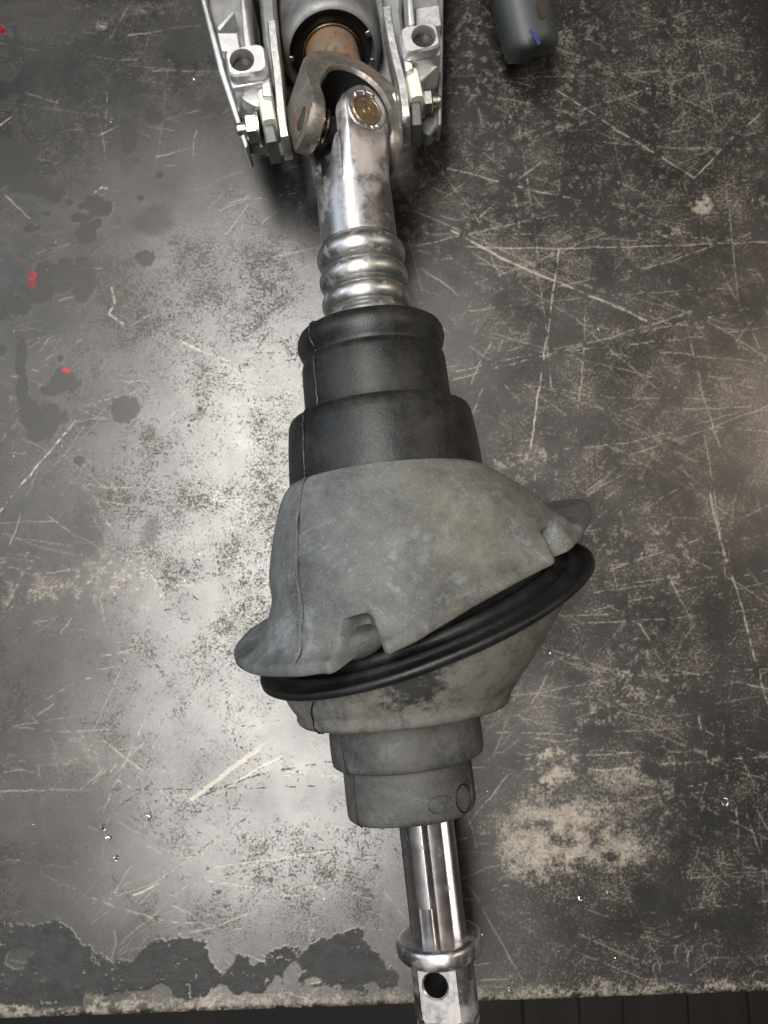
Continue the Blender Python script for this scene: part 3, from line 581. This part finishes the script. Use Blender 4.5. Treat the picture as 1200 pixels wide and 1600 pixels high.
seam(pts, [.20 + .2 * abs(RNG.normal()) for _ in pts], 'mould_seam', boot, M['dusty'])
pts = [s_[(ks + 2) % NB] - radial[ks % NB] * .06 for s_ in bell_secs[1:-6]]
seam(pts, [.12 + .16 * abs(RNG.normal()) for _ in pts], 'mould_seam', boot, M['rubber'])
pts = [s_[(ks - 2) % NB] + radial[ks % NB] * .1 for s_ in secs[3:-2]]
seam(pts, [.25 + .1 * abs(RNG.normal()) for _ in pts], 'mould_seam', boot, M['groove'])
seam([at(v, h, -16) for v, h in ((1118, 118), (1135, 119), (1160, 119.5), (1175, 119), (1183, 115))], .35, 'mould_seam', boot, M['groove'])
seam([bsec(v, h + .8, -18)[ks % NB] for v, h in ((1184, 103), (1212, 103.3), (1232, 103.5), (1254, 103.5), (1260, 102), (1265, 97))], .3, 'mould_seam', boot, M['groove'])
# plug in the front notch
pc = onplane(563, 1006, RC + en * (CO - .6), en)
m = MB(); bx_ = e1; 
ths = np.linspace(0, 2 * math.pi, 32, endpoint=False)
m.loft([pc - e2 * 3 + bx_ * 0 + np.outer(np.cos(ths) * 8.4 * k, e1) + np.outer(np.sin(ths) * 4.6 * k, en) + e2 * d for k, d in ((1, -6), (1, 0), (.97, 2.2), (.88, 3.8), (.7, 4.8), (.4, 5.4), (.05, 5.6))], True, False, True)
plug = m.build('locating_boss', M['collar'], boot, 60)
seam([pc - e2 * 3 + e1 * x + e2 * (5.7 - 3.2 * (x / 7.2) ** 2) + en * (.5 + .3 * math.sin(x * 2)) for x in np.linspace(-7.2, 7.2, 20)], .14, 'mould_seam', boot, M['collar'])

# --- relief marks on the end collar: oval badge, round date stamp, lettering
cxo = np.array([1., 0, 0]) * (-18) * mmpp(1240)
RCOL = RP(103.5, 1240)
def onc(th_, t_, lift=.12):
    r = RCOL * (1 - .035 * math.cos(4 * th_ + .6)) + lift
    return O + K * t_ + cxo + r * (math.sin(th_) * XR + math.cos(th_) * ZH)
def th_of(u, v):          # surface angle of a pixel on the collar
    best = min(np.linspace(-1.5, 1.5, 601), key=lambda a: abs(600 + F * ((onc(a, T(v)) - CAM) @ cR) / ((onc(a, T(v)) - CAM) @ cW) - u))
    ts = np.linspace(T(1300), T(1180), 481); pv = [800 - F * ((onc(best, t_) - CAM) @ cU) / ((onc(best, t_) - CAM) @ cW) for t_ in ts]
    t_ = ts[int(np.argmin(np.abs(np.array(pv) - v)))]
    best = min(np.linspace(-1.5, 1.5, 601), key=lambda a: abs(600 + F * ((onc(a, t_) - CAM) @ cR) / ((onc(a, t_) - CAM) @ cW) - u)); return best, t_
mk = MB()
a0, t0_ = th_of(688, 1258); 
mk.tube([onc(a0 + 3.7 / RCOL * math.cos(q), t0_ + 2.5 * math.sin(q)) for q in np.linspace(0, 2 * math.pi, 41)], .17, 6, False)
mk.tube([onc(a0 + 2.2 / RCOL, t0_ + .7), onc(a0 + 1.3 / RCOL, t0_ - .9), onc(a0 + .6 / RCOL, t0_ + .7)], .14, 5)
mk.build('oval_badge', M['collar'], boot, 60)
a1, t1_ = th_of(725, 1248); mk = MB()
mk.tube([onc(a1 + 3.4 / RCOL * math.cos(q), t1_ + 4.2 * math.sin(q), .0) for q in np.linspace(0, 2 * math.pi, 41)], .28, 6, False)
mk.build('date_stamp', M['groove'], boot, 60)
mk = MB(); n_ = 24
mk.add([onc(a1, t1_, .25)] + [onc(a1 + 3.1 / RCOL * math.cos(q), t1_ + 3.9 * math.sin(q), .12) for q in np.linspace(0, 2 * math.pi, n_, endpoint=False)], [(0, i + 1, (i + 1) % n_ + 1) for i in range(n_)])
mk.build('stamp_disc', M['collar'], boot, 60)
mk = MB()
for q in np.linspace(1.9, 4.9, 9):
    c = onc(a1 + 2.6 / RCOL * math.cos(q), t1_ + 3.4 * math.sin(q), .25); mk.box(c, XR, K, ZH, .22, .22, .22)
mk.build('stamp_dots', M['groove'], boot, 0)
def relief_text(s, u, v, size, rot180=True):
    cu_ = bpy.data.curves.new('lettering', 'FONT'); cu_.body = s; cu_.size = size; cu_.align_x = 'CENTER'; cu_.align_y = 'CENTER'; cu_.extrude = .12; cu_.resolution_u = 3
    o = bpy.data.objects.new('lettering', cu_); COL.objects.link(o); dg = bpy.context.evaluated_depsgraph_get(); me_ = bpy.data.meshes.new_from_object(o.evaluated_get(dg)); bpy.data.objects.remove(o); bpy.data.curves.remove(cu_)
    a0, t0_ = th_of(u, v); sg = -1 if rot180 else 1
    for vtx in me_.vertices:
        x, y, z = vtx.co; p = onc(a0 + sg * x / RCOL, t0_ + sg * y, .05 + z); vtx.co = Vector((p - ROOT['o']) * S)
    me_.materials.clear(); me_.materials.append(M['collar']); o = bpy.data.objects.new('lettering', me_); COL.objects.link(o); o.parent = boot; return o
relief_text('REV 00', 700, 1224, 3.6); 
relief_text('1118', 728, 1212, 3.2)

# --- lower lobed shaft, collar and clamp end
def lobes(th_, t_):
    x = np.cos(4 * (th_ + rad(26))); f = np.clip((x + .35) / 1.0, 0, 1); f = f * f * (3 - 2 * f)
    flat = 1.0 - .03 * (1 - x)
    cut = 1.0
    return (.80 + .20 * f)
def shsec(v, h, k=1.0):
    r = RP(h, v) * lobes(th, 0)
    d = np.angle(np.exp(1j * (th + rad(26)))); 
    if v > 1403: r = r * (1 - .10 * np.exp(-(d / .30) ** 4))
    return O + K * T(v) + r[:, None] * radial
m = MB(); m.loft([shsec(v, h) for v, h in ((1180, 43), (1300, 43.8), (1399, 44), (1402.9, 44), (1403.1, 44), (1407, 44), (1460, 44.5), (1476, 45))])
m.build('lobed_shaft', M['shaft'], col, 35)
m = MB(); fl_ = [(1460, 33), (1459, 58), (1459.5, 63), (1462, 66), (1468, 67.5), (1478, 67.5), (1486, 65.5), (1490, 60), (1491, 44)]
m.loft([O + K * T(v) + RP(h, v) * radial * (1 + .012 * np.sin(3 * th + 1) + .008 * np.sin(7 * th))[:, None] for v, h in fl_])
m.build('shaft_collar', M['silver'], col, 50)
# clamp end: round bar with a flat, a cross hole and a relief groove
FA = rad(-16); fn = math.sin(FA) * XR + math.cos(FA) * ZH; ft = math.cos(FA) * XR - math.sin(FA) * ZH
RE = RP(49.5, 1540); flat = RE * .80; hw = math.sqrt(RE ** 2 - flat ** 2)
tc = (onplane(680, 1541, axp(1540) + fn * flat, fn) - O) @ K; hcx = (onplane(680, 1541, axp(1540) + fn * flat, fn) - O) @ ft
rh = 18.5 * mmpp(1540)
def hole_block():
    mm = MB(); tA, tB = T(1484), T(1577); n = 64
    q = np.linspace(0, 2 * math.pi, n, endpoint=False)
    # flat face with hole: ring between a rectangle boundary and a circle
    def rect(qa):
        dx, dy = math.cos(qa), math.sin(qa); c = [((hw - hcx) / dx) if dx > 1e-6 else ((-hw - hcx) / dx if dx < -1e-6 else 1e9), ((tA - tc) / dy) if dy > 1e-6 else ((tB - tc) / dy if dy < -1e-6 else 1e9)]
        s_ = min(x for x in c if x > 0); return hcx + dx * s_, tc + dy * s_
    R_ = [rect(a) for a in q]
    pt = lambda x, t_, h: O + K * t_ + ft * x + fn * h
    outer = [pt(x, t_, flat) for x, t_ in R_]; ch = [pt(hcx + (rh + .5) * math.cos(a), tc + (rh + .5) * math.sin(a), flat) for a in q]; inn = [pt(hcx + rh * math.cos(a), tc + rh * math.sin(a), flat - .5) for a in q]; dn = [pt(hcx + rh * math.cos(a), tc + rh * math.sin(a), -flat * .9) for a in q]
    mm.loft([outer, ch, inn], True)
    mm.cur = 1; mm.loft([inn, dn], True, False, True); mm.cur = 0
    # the round rest of the bar
    a0 = math.atan2(hw, flat); aa = np.linspace(a0, 2 * math.pi - a0, 60)
    for_t = [tA, (tA + tB) / 2, tB]
    mm.loft([[pt(RE * math.sin(a), t_, RE * math.cos(a)) for a in aa] for t_ in for_t], False)
    # end chamfer and groove below
    full = lambda t_, k, lim: [pt(max(-99, RE * k * math.sin(a)), t_, min(lim, RE * k * math.cos(a))) for a in np.linspace(0, 2 * math.pi, 72, endpoint=False)]
    mm.loft([full(tB, 1, flat), full(tB - .5, .93, flat * .86), full(tB - 2.2, .93, flat * .84), full(tB - 2.8, .99, flat * .90), full(tB - 13, .97, flat * .9), full(tB - 14.5, .85, flat * .8)], True, False, True)
    return mm
hole_block().build('clamp_end', [M['silver'], M['black']], col, 40)  # hole interior is black to paint its shade

# --- lower yoke of the universal joint
TH = rad(28); en_ = math.cos(TH) * ZH + math.sin(TH) * XR; et_ = math.cos(TH) * XR - math.sin(TH) * ZH
RT = RP(59, 335); RF = RT * 1.10
pe = axp(200) + en_ * RF
cpt = onplane(573, 172, pe, en_)
tJ = (cpt - O) @ K; cx_ = (cpt - O) @ et_
J = O + K * tJ
def ear(sign):
    mm = MB(); nT, nX = 60, 33; top = tJ + 9.6; tb = T(330); out = []; inn = []
    for i in range(nT):
        s_ = i / (nT - 1); t_ = tb + (top - tb) * (1 - (1 - s_) ** 1.35)
        W0 = 9.3
        wdt = W0 if t_ < tJ + .2 else W0 * math.sqrt(max(0.0009, 1 - ((t_ - tJ - .2) / (top - tJ - .2 + .01)) ** 2))
        ro = []; ri = []
        for x in np.linspace(-1, 1, nX):
            xx = x * wdt + cx_ * sst((t_ - T(330)) / (tJ - T(330))) * 1.0
            xl = x * wdt
            cyl = math.sqrt(max(RT ** 2 - xl ** 2, 1)); fl2 = RF - .9 * max(0, abs(x) - .72) ** 2 * 30 * .6
            g = sst((t_ - T(322)) / (tJ - 6 - T(322)))
            lens = max(cyl, 0); h = lens * .982 * (1 - g) + fl2 * g
            edge = 1 - abs(x); 
            if edge < .12: h -= (0.12 - edge) ** 2 * 60 * g
            ro.append(O + K * t_ + et_ * xx * sign + en_ * h * sign)
            ri.append(O + K * t_ + et_ * xx * sign + en_ * (RT * .66) * sign)
        out.append(ro + ri[::-1])
    mm.loft(out, True, True, True); return mm
yk = ear(1).build('joint_yoke', M['silver'], col, 38)
ear(-1).build('yoke_ear', M['silver'], col, 38)
# tube wall with the saddle cut between the ears
m = MB(); nth = 144; thx = np.linspace(0, 2 * math.pi, nth, endpoint=False); wall_o = []; wall_i = []
def saddle(a):
    rel = abs(math.atan2(math.sin(a - TH), math.cos(a - TH))); rel = min(rel, math.pi - rel)
    return T(292) + (T(238) - T(292)) * (1 - sst((rel - rad(44)) / rad(30)))
tt = np.array([saddle(a) for a in thx]); rdir = np.outer(np.sin(thx), XR) + np.outer(np.cos(thx), ZH); tb = T(384)
prof_ = [(0, RT), (.5, RT * .995), (.93, RT * .985), (1.0, RT * .95), (1.0, RT * .80), (.4, RT * .78), (0, RT * .78)]
m.loft([O + np.outer(tb + (tt - tb) * s_, K) + rdir * r_ for s_, r_ in prof_], True)
m.build('yoke_tube', M['silver'], col, 40)
# bearing cap pressed in the near ear
def disc(o, n, prof_, mat, name, par, nn=48, cap=True):
    mm = MB(); mm.lathe(o, n, prof_, nn, cap1=cap); return mm.build(name, mat, par, 35)
cc = O + K * tJ + et_ * cx_ + en_ * RF
disc(cc, en_, [(-3, 7.6), (.25, 7.6), (.45, 7.2), (.35, 6.8), (-.3, 6.55), (-1.2, 6.5)], M['silver'], 'bearing_seat', col, 64, False)
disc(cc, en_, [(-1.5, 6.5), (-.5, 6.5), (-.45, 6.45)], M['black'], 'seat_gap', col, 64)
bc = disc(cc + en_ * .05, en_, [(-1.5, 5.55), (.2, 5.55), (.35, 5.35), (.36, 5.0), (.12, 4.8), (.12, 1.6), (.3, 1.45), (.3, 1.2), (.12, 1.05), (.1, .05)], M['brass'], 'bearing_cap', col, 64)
for q in (62, 90, 125, 240, 262, 285, 305):
    d = math.cos(rad(q)) * et_ + math.sin(rad(q)) * K; m = MB(); m.box(cc + d * 6.6 + en_ * .1, d, np.cross(d, en_), en_, .85, .55, .35); m.build('staking_tab', M['silver'], bc, 40, bevel=.15)
# trunnion cross
PA = rad(24)                                                # the column drops away from the joint
kh = nrm(np.array([K[0] * 1.35, K[1], 0])); KC = kh * math.cos(PA) - ZH * math.sin(PA); XC = nrm(np.cross(KC, ZH)); ZC = np.cross(XC, KC)
AD = math.sin(TH + math.pi / 2) * XC + math.cos(TH + math.pi / 2) * ZC   # arm direction (right-back)
BD = math.sin(TH) * XC + math.cos(TH) * ZC
J = O + K * tJ + et_ * cx_ * .5
m = MB(); m.lathe(J - en_ * 13, en_, [(0, 4.6), (26, 4.6)], 32, cap0=True, cap1=True); m.lathe(J - AD * 15, AD, [(0, 4.6), (30, 4.6)], 32, cap0=True, cap1=True); m.lathe(J - KC * 6, KC, [(0, 5), (3, 7), (9, 7), (12, 5)], 32, cap0=True, cap1=True)
m.build('trunnion_cross', M['black'], col, 40)
for sgn in (-1, 1):
    m = MB(); m.lathe(J + AD * sgn * 9.0, AD * sgn, [(0, 5.6), (.4, 6.2), (1.2, 6.2), (1.6, 5.8), (2.2, 6.4), (3.4, 6.4), (3.6, 5.6)], 40); m.build('trunnion_seal', M['race'], col, 40)
# --- upper yoke, rusty fork
def fork():
    mm = MB(); Ao = 17.2; path = []; 
    # centreline in (a, t): up the left arm, over the crown, down the right arm
    for t_ in np.linspace(-10.5, 9, 22): path.append((-15.4 - 1.1 * sst((t_ - 1) / 8), t_))
    for q in np.linspace(0, math.pi, 25)[1:-1]: path.append((-16.5 * math.cos(q), 9 + 20.5 * math.sin(q) ** .92))
    for t_ in np.linspace(9, -10.5, 22): path.append((15.4 + 1.1 * sst((t_ - 1) / 8), t_))
    path = np.array(path); n = len(path); secs = []
    tan = np.gradient(path, axis=0); tan /= np.linalg.norm(tan, axis=1)[:, None]
    seg = np.concatenate([[0], np.cumsum(np.linalg.norm(np.diff(path, axis=0), axis=1))]); Lt = seg[-1]
    for i in range(n):
        a, t_ = path[i]; nx = np.array([-tan[i][1], tan[i][0]])
        d_end = min(seg[i], Lt - seg[i]); W = 10.4 + 1.8 * sst((d_end - 14) / 14)
        w_ = W * (math.sqrt(max(0.02, 1 - (1 - min(d_end / 8.5, 1)) ** 2)))
        tk = 2.8 + 2.0 * sst((d_end - 16) / 12)
        cs = [(-tk, -w_ + 1), (-tk, w_ - 1), (-tk + .9, w_), (tk - .9, w_), (tk, w_ - 1), (tk, -w_ + 1), (tk - .9, -w_), (-tk + .9, -w_)]
        secs.append([J + AD * (a + nx[0] * p_) + KC * (t_ + nx[1] * p_) + BD * q_ for p_, q_ in cs])
    mm.loft(secs, True, True, True)
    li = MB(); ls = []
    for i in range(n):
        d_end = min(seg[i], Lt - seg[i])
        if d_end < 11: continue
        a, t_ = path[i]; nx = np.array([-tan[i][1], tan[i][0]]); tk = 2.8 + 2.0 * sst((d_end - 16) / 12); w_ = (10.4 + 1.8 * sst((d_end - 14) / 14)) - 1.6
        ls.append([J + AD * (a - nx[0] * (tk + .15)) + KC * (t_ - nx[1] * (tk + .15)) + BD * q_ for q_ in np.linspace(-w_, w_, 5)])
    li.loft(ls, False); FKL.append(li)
    return mm
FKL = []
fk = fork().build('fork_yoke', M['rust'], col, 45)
FKL[0].build('grease_film', M['black'], fk, 60)  # black liner: grease plus the cavity's shade put into the colour
for sgn in (-1, 1):
    disc(J + AD * sgn * 18.3, AD * sgn, [(-.6, 5.9), (.12, 5.9), (.14, 5.5), (-.3, 5.3), (-.5, 4.8), (-.5, .1)], M['rust'], 'bearing_cup', fk, 40)
disc(J - AD * 18.35 + KC * .5, -AD, [(-.2, 4.4), (.02, 4.2), (.05, .1)], M['black'], 'grease_spot', fk, 40)  # flat black disc painting the dark of the open bearing hole
m = MB(); m.lathe(J, KC, [(24.5, .1), (24.6, 6.5), (25.2, 9.6), (28, 11.2), (33.5, 11.4), (34.5, 10.8)], 64); m.build('fork_hub', M['rust'], fk, 40)
# column input shaft, bearing, housing
m = MB(); m.lathe(J, KC, [(30, 10.8), (110, 10.8)], 64, cap0=True); m.build('column_shaft', M['rustshaft'], col, 40)
TBF = 56.0                                                  # bearing face
m = MB(); m.lathe(J, KC, [(TBF + 3, 11.2), (TBF + .8, 11.6), (TBF + .6, 12.2), (TBF + 2, 12.6)], 64); m.build('bearing_race', M['race'], col, 40)
m = MB(); m.lathe(J, KC, [(TBF + 6, 10.5), (TBF + 6, 17.1)], 64); m.build('bearing_seal', M['black'], col, 40)
m = MB(); m.lathe(J, KC, [(TBF + 9, 17.0), (TBF + .5, 17.4), (TBF - .5, 17.8), (TBF - .3, 18.6), (TBF + 1.0, 20.0), (TBF + 5, 21.0), (TBF + 26, 22.5), (TBF + 80, 23)], 80)
hs = m.build('column_housing', M['castdark'], col, 40)
for q in (-86, -121, 66, 104):
    d = math.sin(rad(q)) * XC + math.cos(rad(q)) * ZC; m = MB(); m.box(J + KC * (TBF - .2) + d * 16.7, d, np.cross(d, KC), KC, .9, 1.1, .5); m.build('staking_tab', M['silver'], hs, 40, bevel=.25)
# --- mounting bracket castings either side
def xy(pts, z): return [P(u, v, z)[:2] for u, v in pts]
def zprism(name, pts, z1, z0, mat, par, bevel=.5, label=None, dx=(0, 0)):
    mm = MB(); mm.prism(xy(pts, z1), z0, z1, dx); return mm.build(name, mat, par, 35, bevel=bevel, label=label)
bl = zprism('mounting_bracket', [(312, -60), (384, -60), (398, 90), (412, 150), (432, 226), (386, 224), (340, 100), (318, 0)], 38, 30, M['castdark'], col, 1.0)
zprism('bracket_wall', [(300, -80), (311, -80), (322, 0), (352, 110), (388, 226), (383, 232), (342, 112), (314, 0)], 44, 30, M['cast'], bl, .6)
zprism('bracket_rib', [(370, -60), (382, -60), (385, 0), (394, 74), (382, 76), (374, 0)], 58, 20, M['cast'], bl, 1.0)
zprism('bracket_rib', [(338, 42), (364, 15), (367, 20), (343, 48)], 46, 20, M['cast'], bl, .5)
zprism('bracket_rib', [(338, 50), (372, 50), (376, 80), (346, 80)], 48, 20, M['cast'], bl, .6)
def rr_poly(pts, r=.28, n=6):
    out = []; p = [np.asarray(q, float) for q in pts]
    for i in range(len(p)):
        a, b, c = p[i - 1], p[i], p[(i + 1) % len(p)]; d1 = b + (a - b) * r; d2 = b + (c - b) * r
        for k in range(n + 1): s_ = k / n; out.append((1 - s_) ** 2 * d1 + 2 * s_ * (1 - s_) * b + s_ ** 2 * d2)
    return out
def eye(pts, hole, hr, z1, z0, par):
    o2 = rr_poly(xy(pts, z1)); c = P(*hole, z1)[:2]; r = abs(P(hole[0] + hr, hole[1], z1)[0] - c[0]); mm = MB(); mm.holed(o2, c, r, z0, z1, 72); e = mm.build('mounting_eye', M['cast'], par, 40)
    dm = MB(); dm.lathe(np.array([c[0], c[1], z0 + .2]), ZH, [(0, r * .995), (.4, r * .99), (.5, .1)], 40); dm.build('eye_floor', M['black'], e, 40)  # black disc paints the shade at the bottom of the hole
    return e
ez = 62
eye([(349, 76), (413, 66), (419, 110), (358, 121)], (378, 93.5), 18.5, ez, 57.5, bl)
zprism('bracket_web', [(352, 100), (414, 92), (412, 130), (362, 138)], 57.3, 24, M['cast'], bl, .8)
zprism('bracket_web', [(361, 138), (406, 132), (410, 150), (404, 168), (384, 160)], 52, 20, M['cast'], bl, .8)
zprism('bracket_web', [(406, 112), (420, 110), (426, 150), (410, 150)], 57, 20, M['cast'], bl, .6)
for pts_ in ([(300, -190), (400, -190), (392, -58), (306, -58)], [(632, -190), (694, -190), (692, -58), (638, -58)]):
    zprism('bracket_foot', pts_, 40, 0, M['castdark'], bl, 1.0)
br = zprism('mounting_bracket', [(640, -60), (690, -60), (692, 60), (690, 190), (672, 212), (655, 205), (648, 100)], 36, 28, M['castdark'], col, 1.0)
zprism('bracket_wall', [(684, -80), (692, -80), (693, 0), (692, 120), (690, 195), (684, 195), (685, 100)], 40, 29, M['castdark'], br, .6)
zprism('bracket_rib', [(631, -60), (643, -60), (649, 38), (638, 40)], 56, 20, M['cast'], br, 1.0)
zprism('bracket_rib', [(648, 12), (688, 5), (690, 40), (650, 44)], 46, 20, M['cast'], br, .7)
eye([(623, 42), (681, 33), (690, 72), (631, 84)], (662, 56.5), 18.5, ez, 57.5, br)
zprism('bracket_web', [(626, 66), (688, 56), (689, 86), (634, 96)], 57.3, 22, M['cast'], br, .8)
zprism('bracket_web', [(646, 98), (688, 94), (684, 104), (660, 126), (652, 130)], 52, 20, M['cast'], br, .8)
zprism('bracket_web', [(629, 82), (643, 80), (646, 108), (634, 112)], 57, 20, M['cast'], br, .6)
# cross members between the two castings (dull, half hidden)
zprism('base_plate', [(390, -80), (640, -80), (642, 60), (620, 130), (448, 140), (418, 100)], 20, 12, M['castdark'], col, 1.5)
zprism('side_cheek', [(398, -70), (424, -70), (436, 60), (446, 150), (430, 158), (410, 60)], 44, 30, M['castdark'], col, 1.5)
zprism('side_cheek', [(594, -70), (630, -70), (628, 20), (640, 120), (622, 120), (602, 40)], 42, 30, M['castdark'], col, 1.5)
# plated sheet arms, seen on edge
def strip(pts, half, z1, z0, name, mat, par):
    p = np.array([P(u, v, z1)[:2] for u, v in pts]); p = np.array(dense(list(map(tuple, p)), 5)); d = np.gradient(p, axis=0); d /= np.linalg.norm(d, axis=1)[:, None]; nn = np.stack([-d[:, 1], d[:, 0]], 1)
    mm = MB(); n = len(p); secs = []
    for i in range(n):
        s_ = i / (n - 1); zt = z1 - 8 * max(0, (s_ - .90) / .10) ** 2
        a, b = p[i] + nn[i] * half, p[i] - nn[i] * half; a2, b2 = p[i] + nn[i] * half * .75, p[i] - nn[i] * half * .75
        secs.append([(*a, z0), (*a, zt - .5), (*a2, zt), (*b2, zt), (*b, zt - .5), (*b, z0)])
    mm.loft(secs, True, True, True); return mm.build(name, mat, par, 40)
strip([(424, 32), (428, 70), (433, 110), (437, 150), (441, 190), (446, 222)], 1.65, 56, 45, 'lever_arm', M['strip'], col)
strip([(604, 10), (609, 45), (616, 80), (627, 125), (632, 156), (636, 193)], 1.65, 56, 45, 'lever_arm', M['strip'], col)
strip([(446, 203), (450, 214), (453, 226)], 1.0, 50, 42, 'sheet_tab', M['darkplate'], col)
strip([(625, 176), (629, 188), (632, 200)], 1.0, 50, 42, 'sheet_tab', M['darkplate'], col)
strip([(412, 168), (419, 196), (425, 226)], 2.2, 52, 40, 'clamp_plate', M['darkplate'], col)
strip([(648, 142), (650, 166), (652, 200)], 1.9, 52, 40, 'clamp_plate', M['darkplate'], col)
def pad(pts, z1, z0):
    c0 = P(*pts[0], z1); c1 = P(*pts[1], z1); d = nrm(c1 - c0); s_ = np.cross(d, ZH); mm = MB(); secs = []
    for q, k in ((0, .8), (.06, .95), (.15, 1), (.9, 1), (1, .96)):
        c = c0 + (c1 - c0) * q; hw_ = 2.6 * k
        secs.append([c - s_ * hw_ - ZH * (z1 - z0), c - s_ * hw_ - ZH * 1.6, c - s_ * hw_ * .8 - ZH * .5, c - s_ * .5, c + s_ * .5, c + s_ * hw_ * .8 - ZH * .5, c + s_ * hw_ - ZH * 1.6, c + s_ * hw_ - ZH * (z1 - z0)])
    mm.loft(secs, True, True, True); return mm.build('plastic_pad', M['plastic'], col, 40)
pad([(411, 138), (420, 186)], 55, 40); pad([(643, 106), (652, 150)], 55, 40)
def bush(u, v, z, r, L):
    c = P(u, v, z); mm = MB(); mm.lathe(c - XR * L / 2, XR, [(0, r * .75), (.01, r), (L * .45, r), (L * .5, r * .85), (L, r * .85)], 40, cap0=True, cap1=True); return mm.build('plastic_bushing', M['plastic'], col, 40)
bush(459, 196, 46, 6.4, 4.6); bush(619, 172, 46, 6.0, 4.0)
def bolt(u, v, z, r, L, dirx, name='bolt'):
    c = P(u, v, z); d = XR * dirx; mm = MB(); hx = [(r * math.sin(q + .3), r * math.cos(q + .3)) for q in np.linspace(0, 2 * math.pi, 6, endpoint=False)]
    sec = lambda t_, k: [c + d * t_ + K * (a * k) + ZH * (b * k) for a, b in hx]
    mm.loft([sec(0, 1), sec(L * .85, 1), sec(L, .86)], True, True, True); mm.lathe(c + d * (-1.2), d, [(0, r * 1.22), (1.0, r * 1.22), (1.3, r * 1.1)], 40, cap0=True, cap1=True)
    mm.lathe(c + d * L, d, [(0, r * .45), (3.2, r * .45), (3.8, r * .3)], 24, cap1=True)
    return mm.build(name, M['zinc'], col, 35)
bolt(402, 200, 44, 5.6, 4.2, -1); bolt(662, 160, 42, 4.6, 3.2, 1)

# ------------------------------------------------------------------ grey plastic bar at the top
bar0 = P(834, 84, 18); bar1 = P(799, -60, 26)
gb = thing('plastic_bar', 'dark grey plastic bar with a short blue pen mark, right of the column', 'plastic bar', P(835, 60, 0))
d = nrm(bar1 - bar0); sx_ = nrm(np.cross(d, ZH)); sz_ = np.cross(sx_, d); m = MB(); secs = []; L_ = np.linalg.norm(bar1 - bar0) + 60
oct_ = [(-1, -.35), (-1, .25), (-.78, .72), (-.4, .98), (.25, 1.0), (.55, .80), (.95, .35), (1, -.1), (.8, -.75), (.35, -1), (-.35, -1), (-.8, -.8)]
for t_, k in ((0, .55), (.5, .78), (1.4, .9), (3, .97), (6, 1), (L_ * .5, 1.0), (L_, 1.02)):
    secs.append([bar0 + d * (t_ - (1.3 if t_ < 2 and i % 3 == 0 else 0)) + sx_ * a * 12.0 * k * (1 + .04 * t_ / L_) + sz_ * b * 9.5 * k for i, (a, b) in enumerate(oct_)])
m.loft(secs, True, True, True); m.build('bar_body', M['greyplastic'], gb, 50, bevel=.8)
def onbar(u, v, lift): 
    o = bar0 + sz_ * (9.5 * 1.0 + lift); return onplane(u, v, o, sz_)
m = MB(); q0, q1 = onbar(829, 46, .06), onbar(843, 69, .06); dd = nrm(q1 - q0); s2 = np.cross(dd, sz_); zz = sz_ * .12
pp = [q0 + dd * x + s2 * (.75 + .2 * math.sin(x * 3)) * sgn for x, sgn in [(x, 1) for x in np.linspace(0, np.linalg.norm(q1 - q0), 6)] + [(x, -1) for x in np.linspace(np.linalg.norm(q1 - q0), 0, 6)]]
m.loft([[p_ - zz for p_ in pp], pp], True, True, True); m.build('pen_mark', M['blueink'], gb, 0)
n_f = nrm(np.cross(np.array(secs[4][5]) - np.array(secs[4][6]), d)); n_f = n_f if n_f[2] > 0 else -n_f
ofp = (np.array(secs[4][5]) + np.array(secs[4][6])) / 2 + n_f * .1
pp = [onplane(u, v, ofp, n_f) for u, v in ((843, -30), (859, -30), (856, 22), (848, 28), (842, 8))]
m = MB(); m.loft([[p_ - n_f * .3 for p_ in pp], pp], True, True, True); m.build('worn_patch', M['brownpatch'], gb, 0)

# ------------------------------------------------------------------ metal shavings
shav = [((797, 1543), 1.0, 'curled bright metal shaving near the front edge, right of the shaft end'), ((163, 1292), .8, 'ring-shaped metal shaving, farthest from the front edge of a row of three'), ((170, 1310), .7, 'ring-shaped metal shaving, the middle one of a row of three'),
        ((183, 1340), .7, 'ring-shaped metal shaving, nearest to the flaking paint of a row of three'), ((232, 1277), .8, 'small metal shaving on its own beside the pale rubbed streak'), ((950, 1393), .9, 'bright metal shaving just in front of the big pale rubbed patch'), ((906, 1402), .6, 'tiny ring-shaped shaving between the pale rubbed patch and the shaft end'), ((1131, 1253), 1.3, 'largest bright metal chip, lying beyond the pale rubbed patch'), ((1053, 150), .7, 'tiny bright chip on the scratched steel beyond the grey plastic bar')]
for (uv, sc_, lab) in shav:
    c = P(*uv, 0); ph = random.uniform(0, 6.28); m = MB(); pts = []
    for q in np.linspace(0, 5.0, 14):
        r_ = (.75 + .12 * q) * sc_; pts.append(c + np.array([r_ * math.cos(q + ph), r_ * math.sin(q + ph), .45 + .12 * q]))
    m.tube(pts, [.12 + .22 * math.sin(math.pi * i / 13) for i in range(14)], 5); o = m.build('metal_shaving', M['chip'], None, 50)
    o['label'] = lab; o['category'] = 'metal shaving'; o['group'] = 'metal shavings scattered on the bench'
m = MB()
for i in range(80):
    u, v = random.uniform(0, 1200), random.uniform(10, 1540)
    if v > 1440 and random.random() < .3: continue
    c = P(u, v, .12); a = random.uniform(0, 6.28); r_ = random.uniform(.10, .26) * (1 if random.random() < .85 else 1.7); e_ = random.uniform(.3, 1)
    dx_ = np.array([math.cos(a), math.sin(a), random.uniform(-.3, .3)]); m.box(c, dx_, np.cross(dx_, ZH), np.cross(dx_, np.cross(dx_, ZH)), r_, r_ * e_ * .6, .06)
m.build('metal_filings', M['chip'], None, 0, kind='stuff')
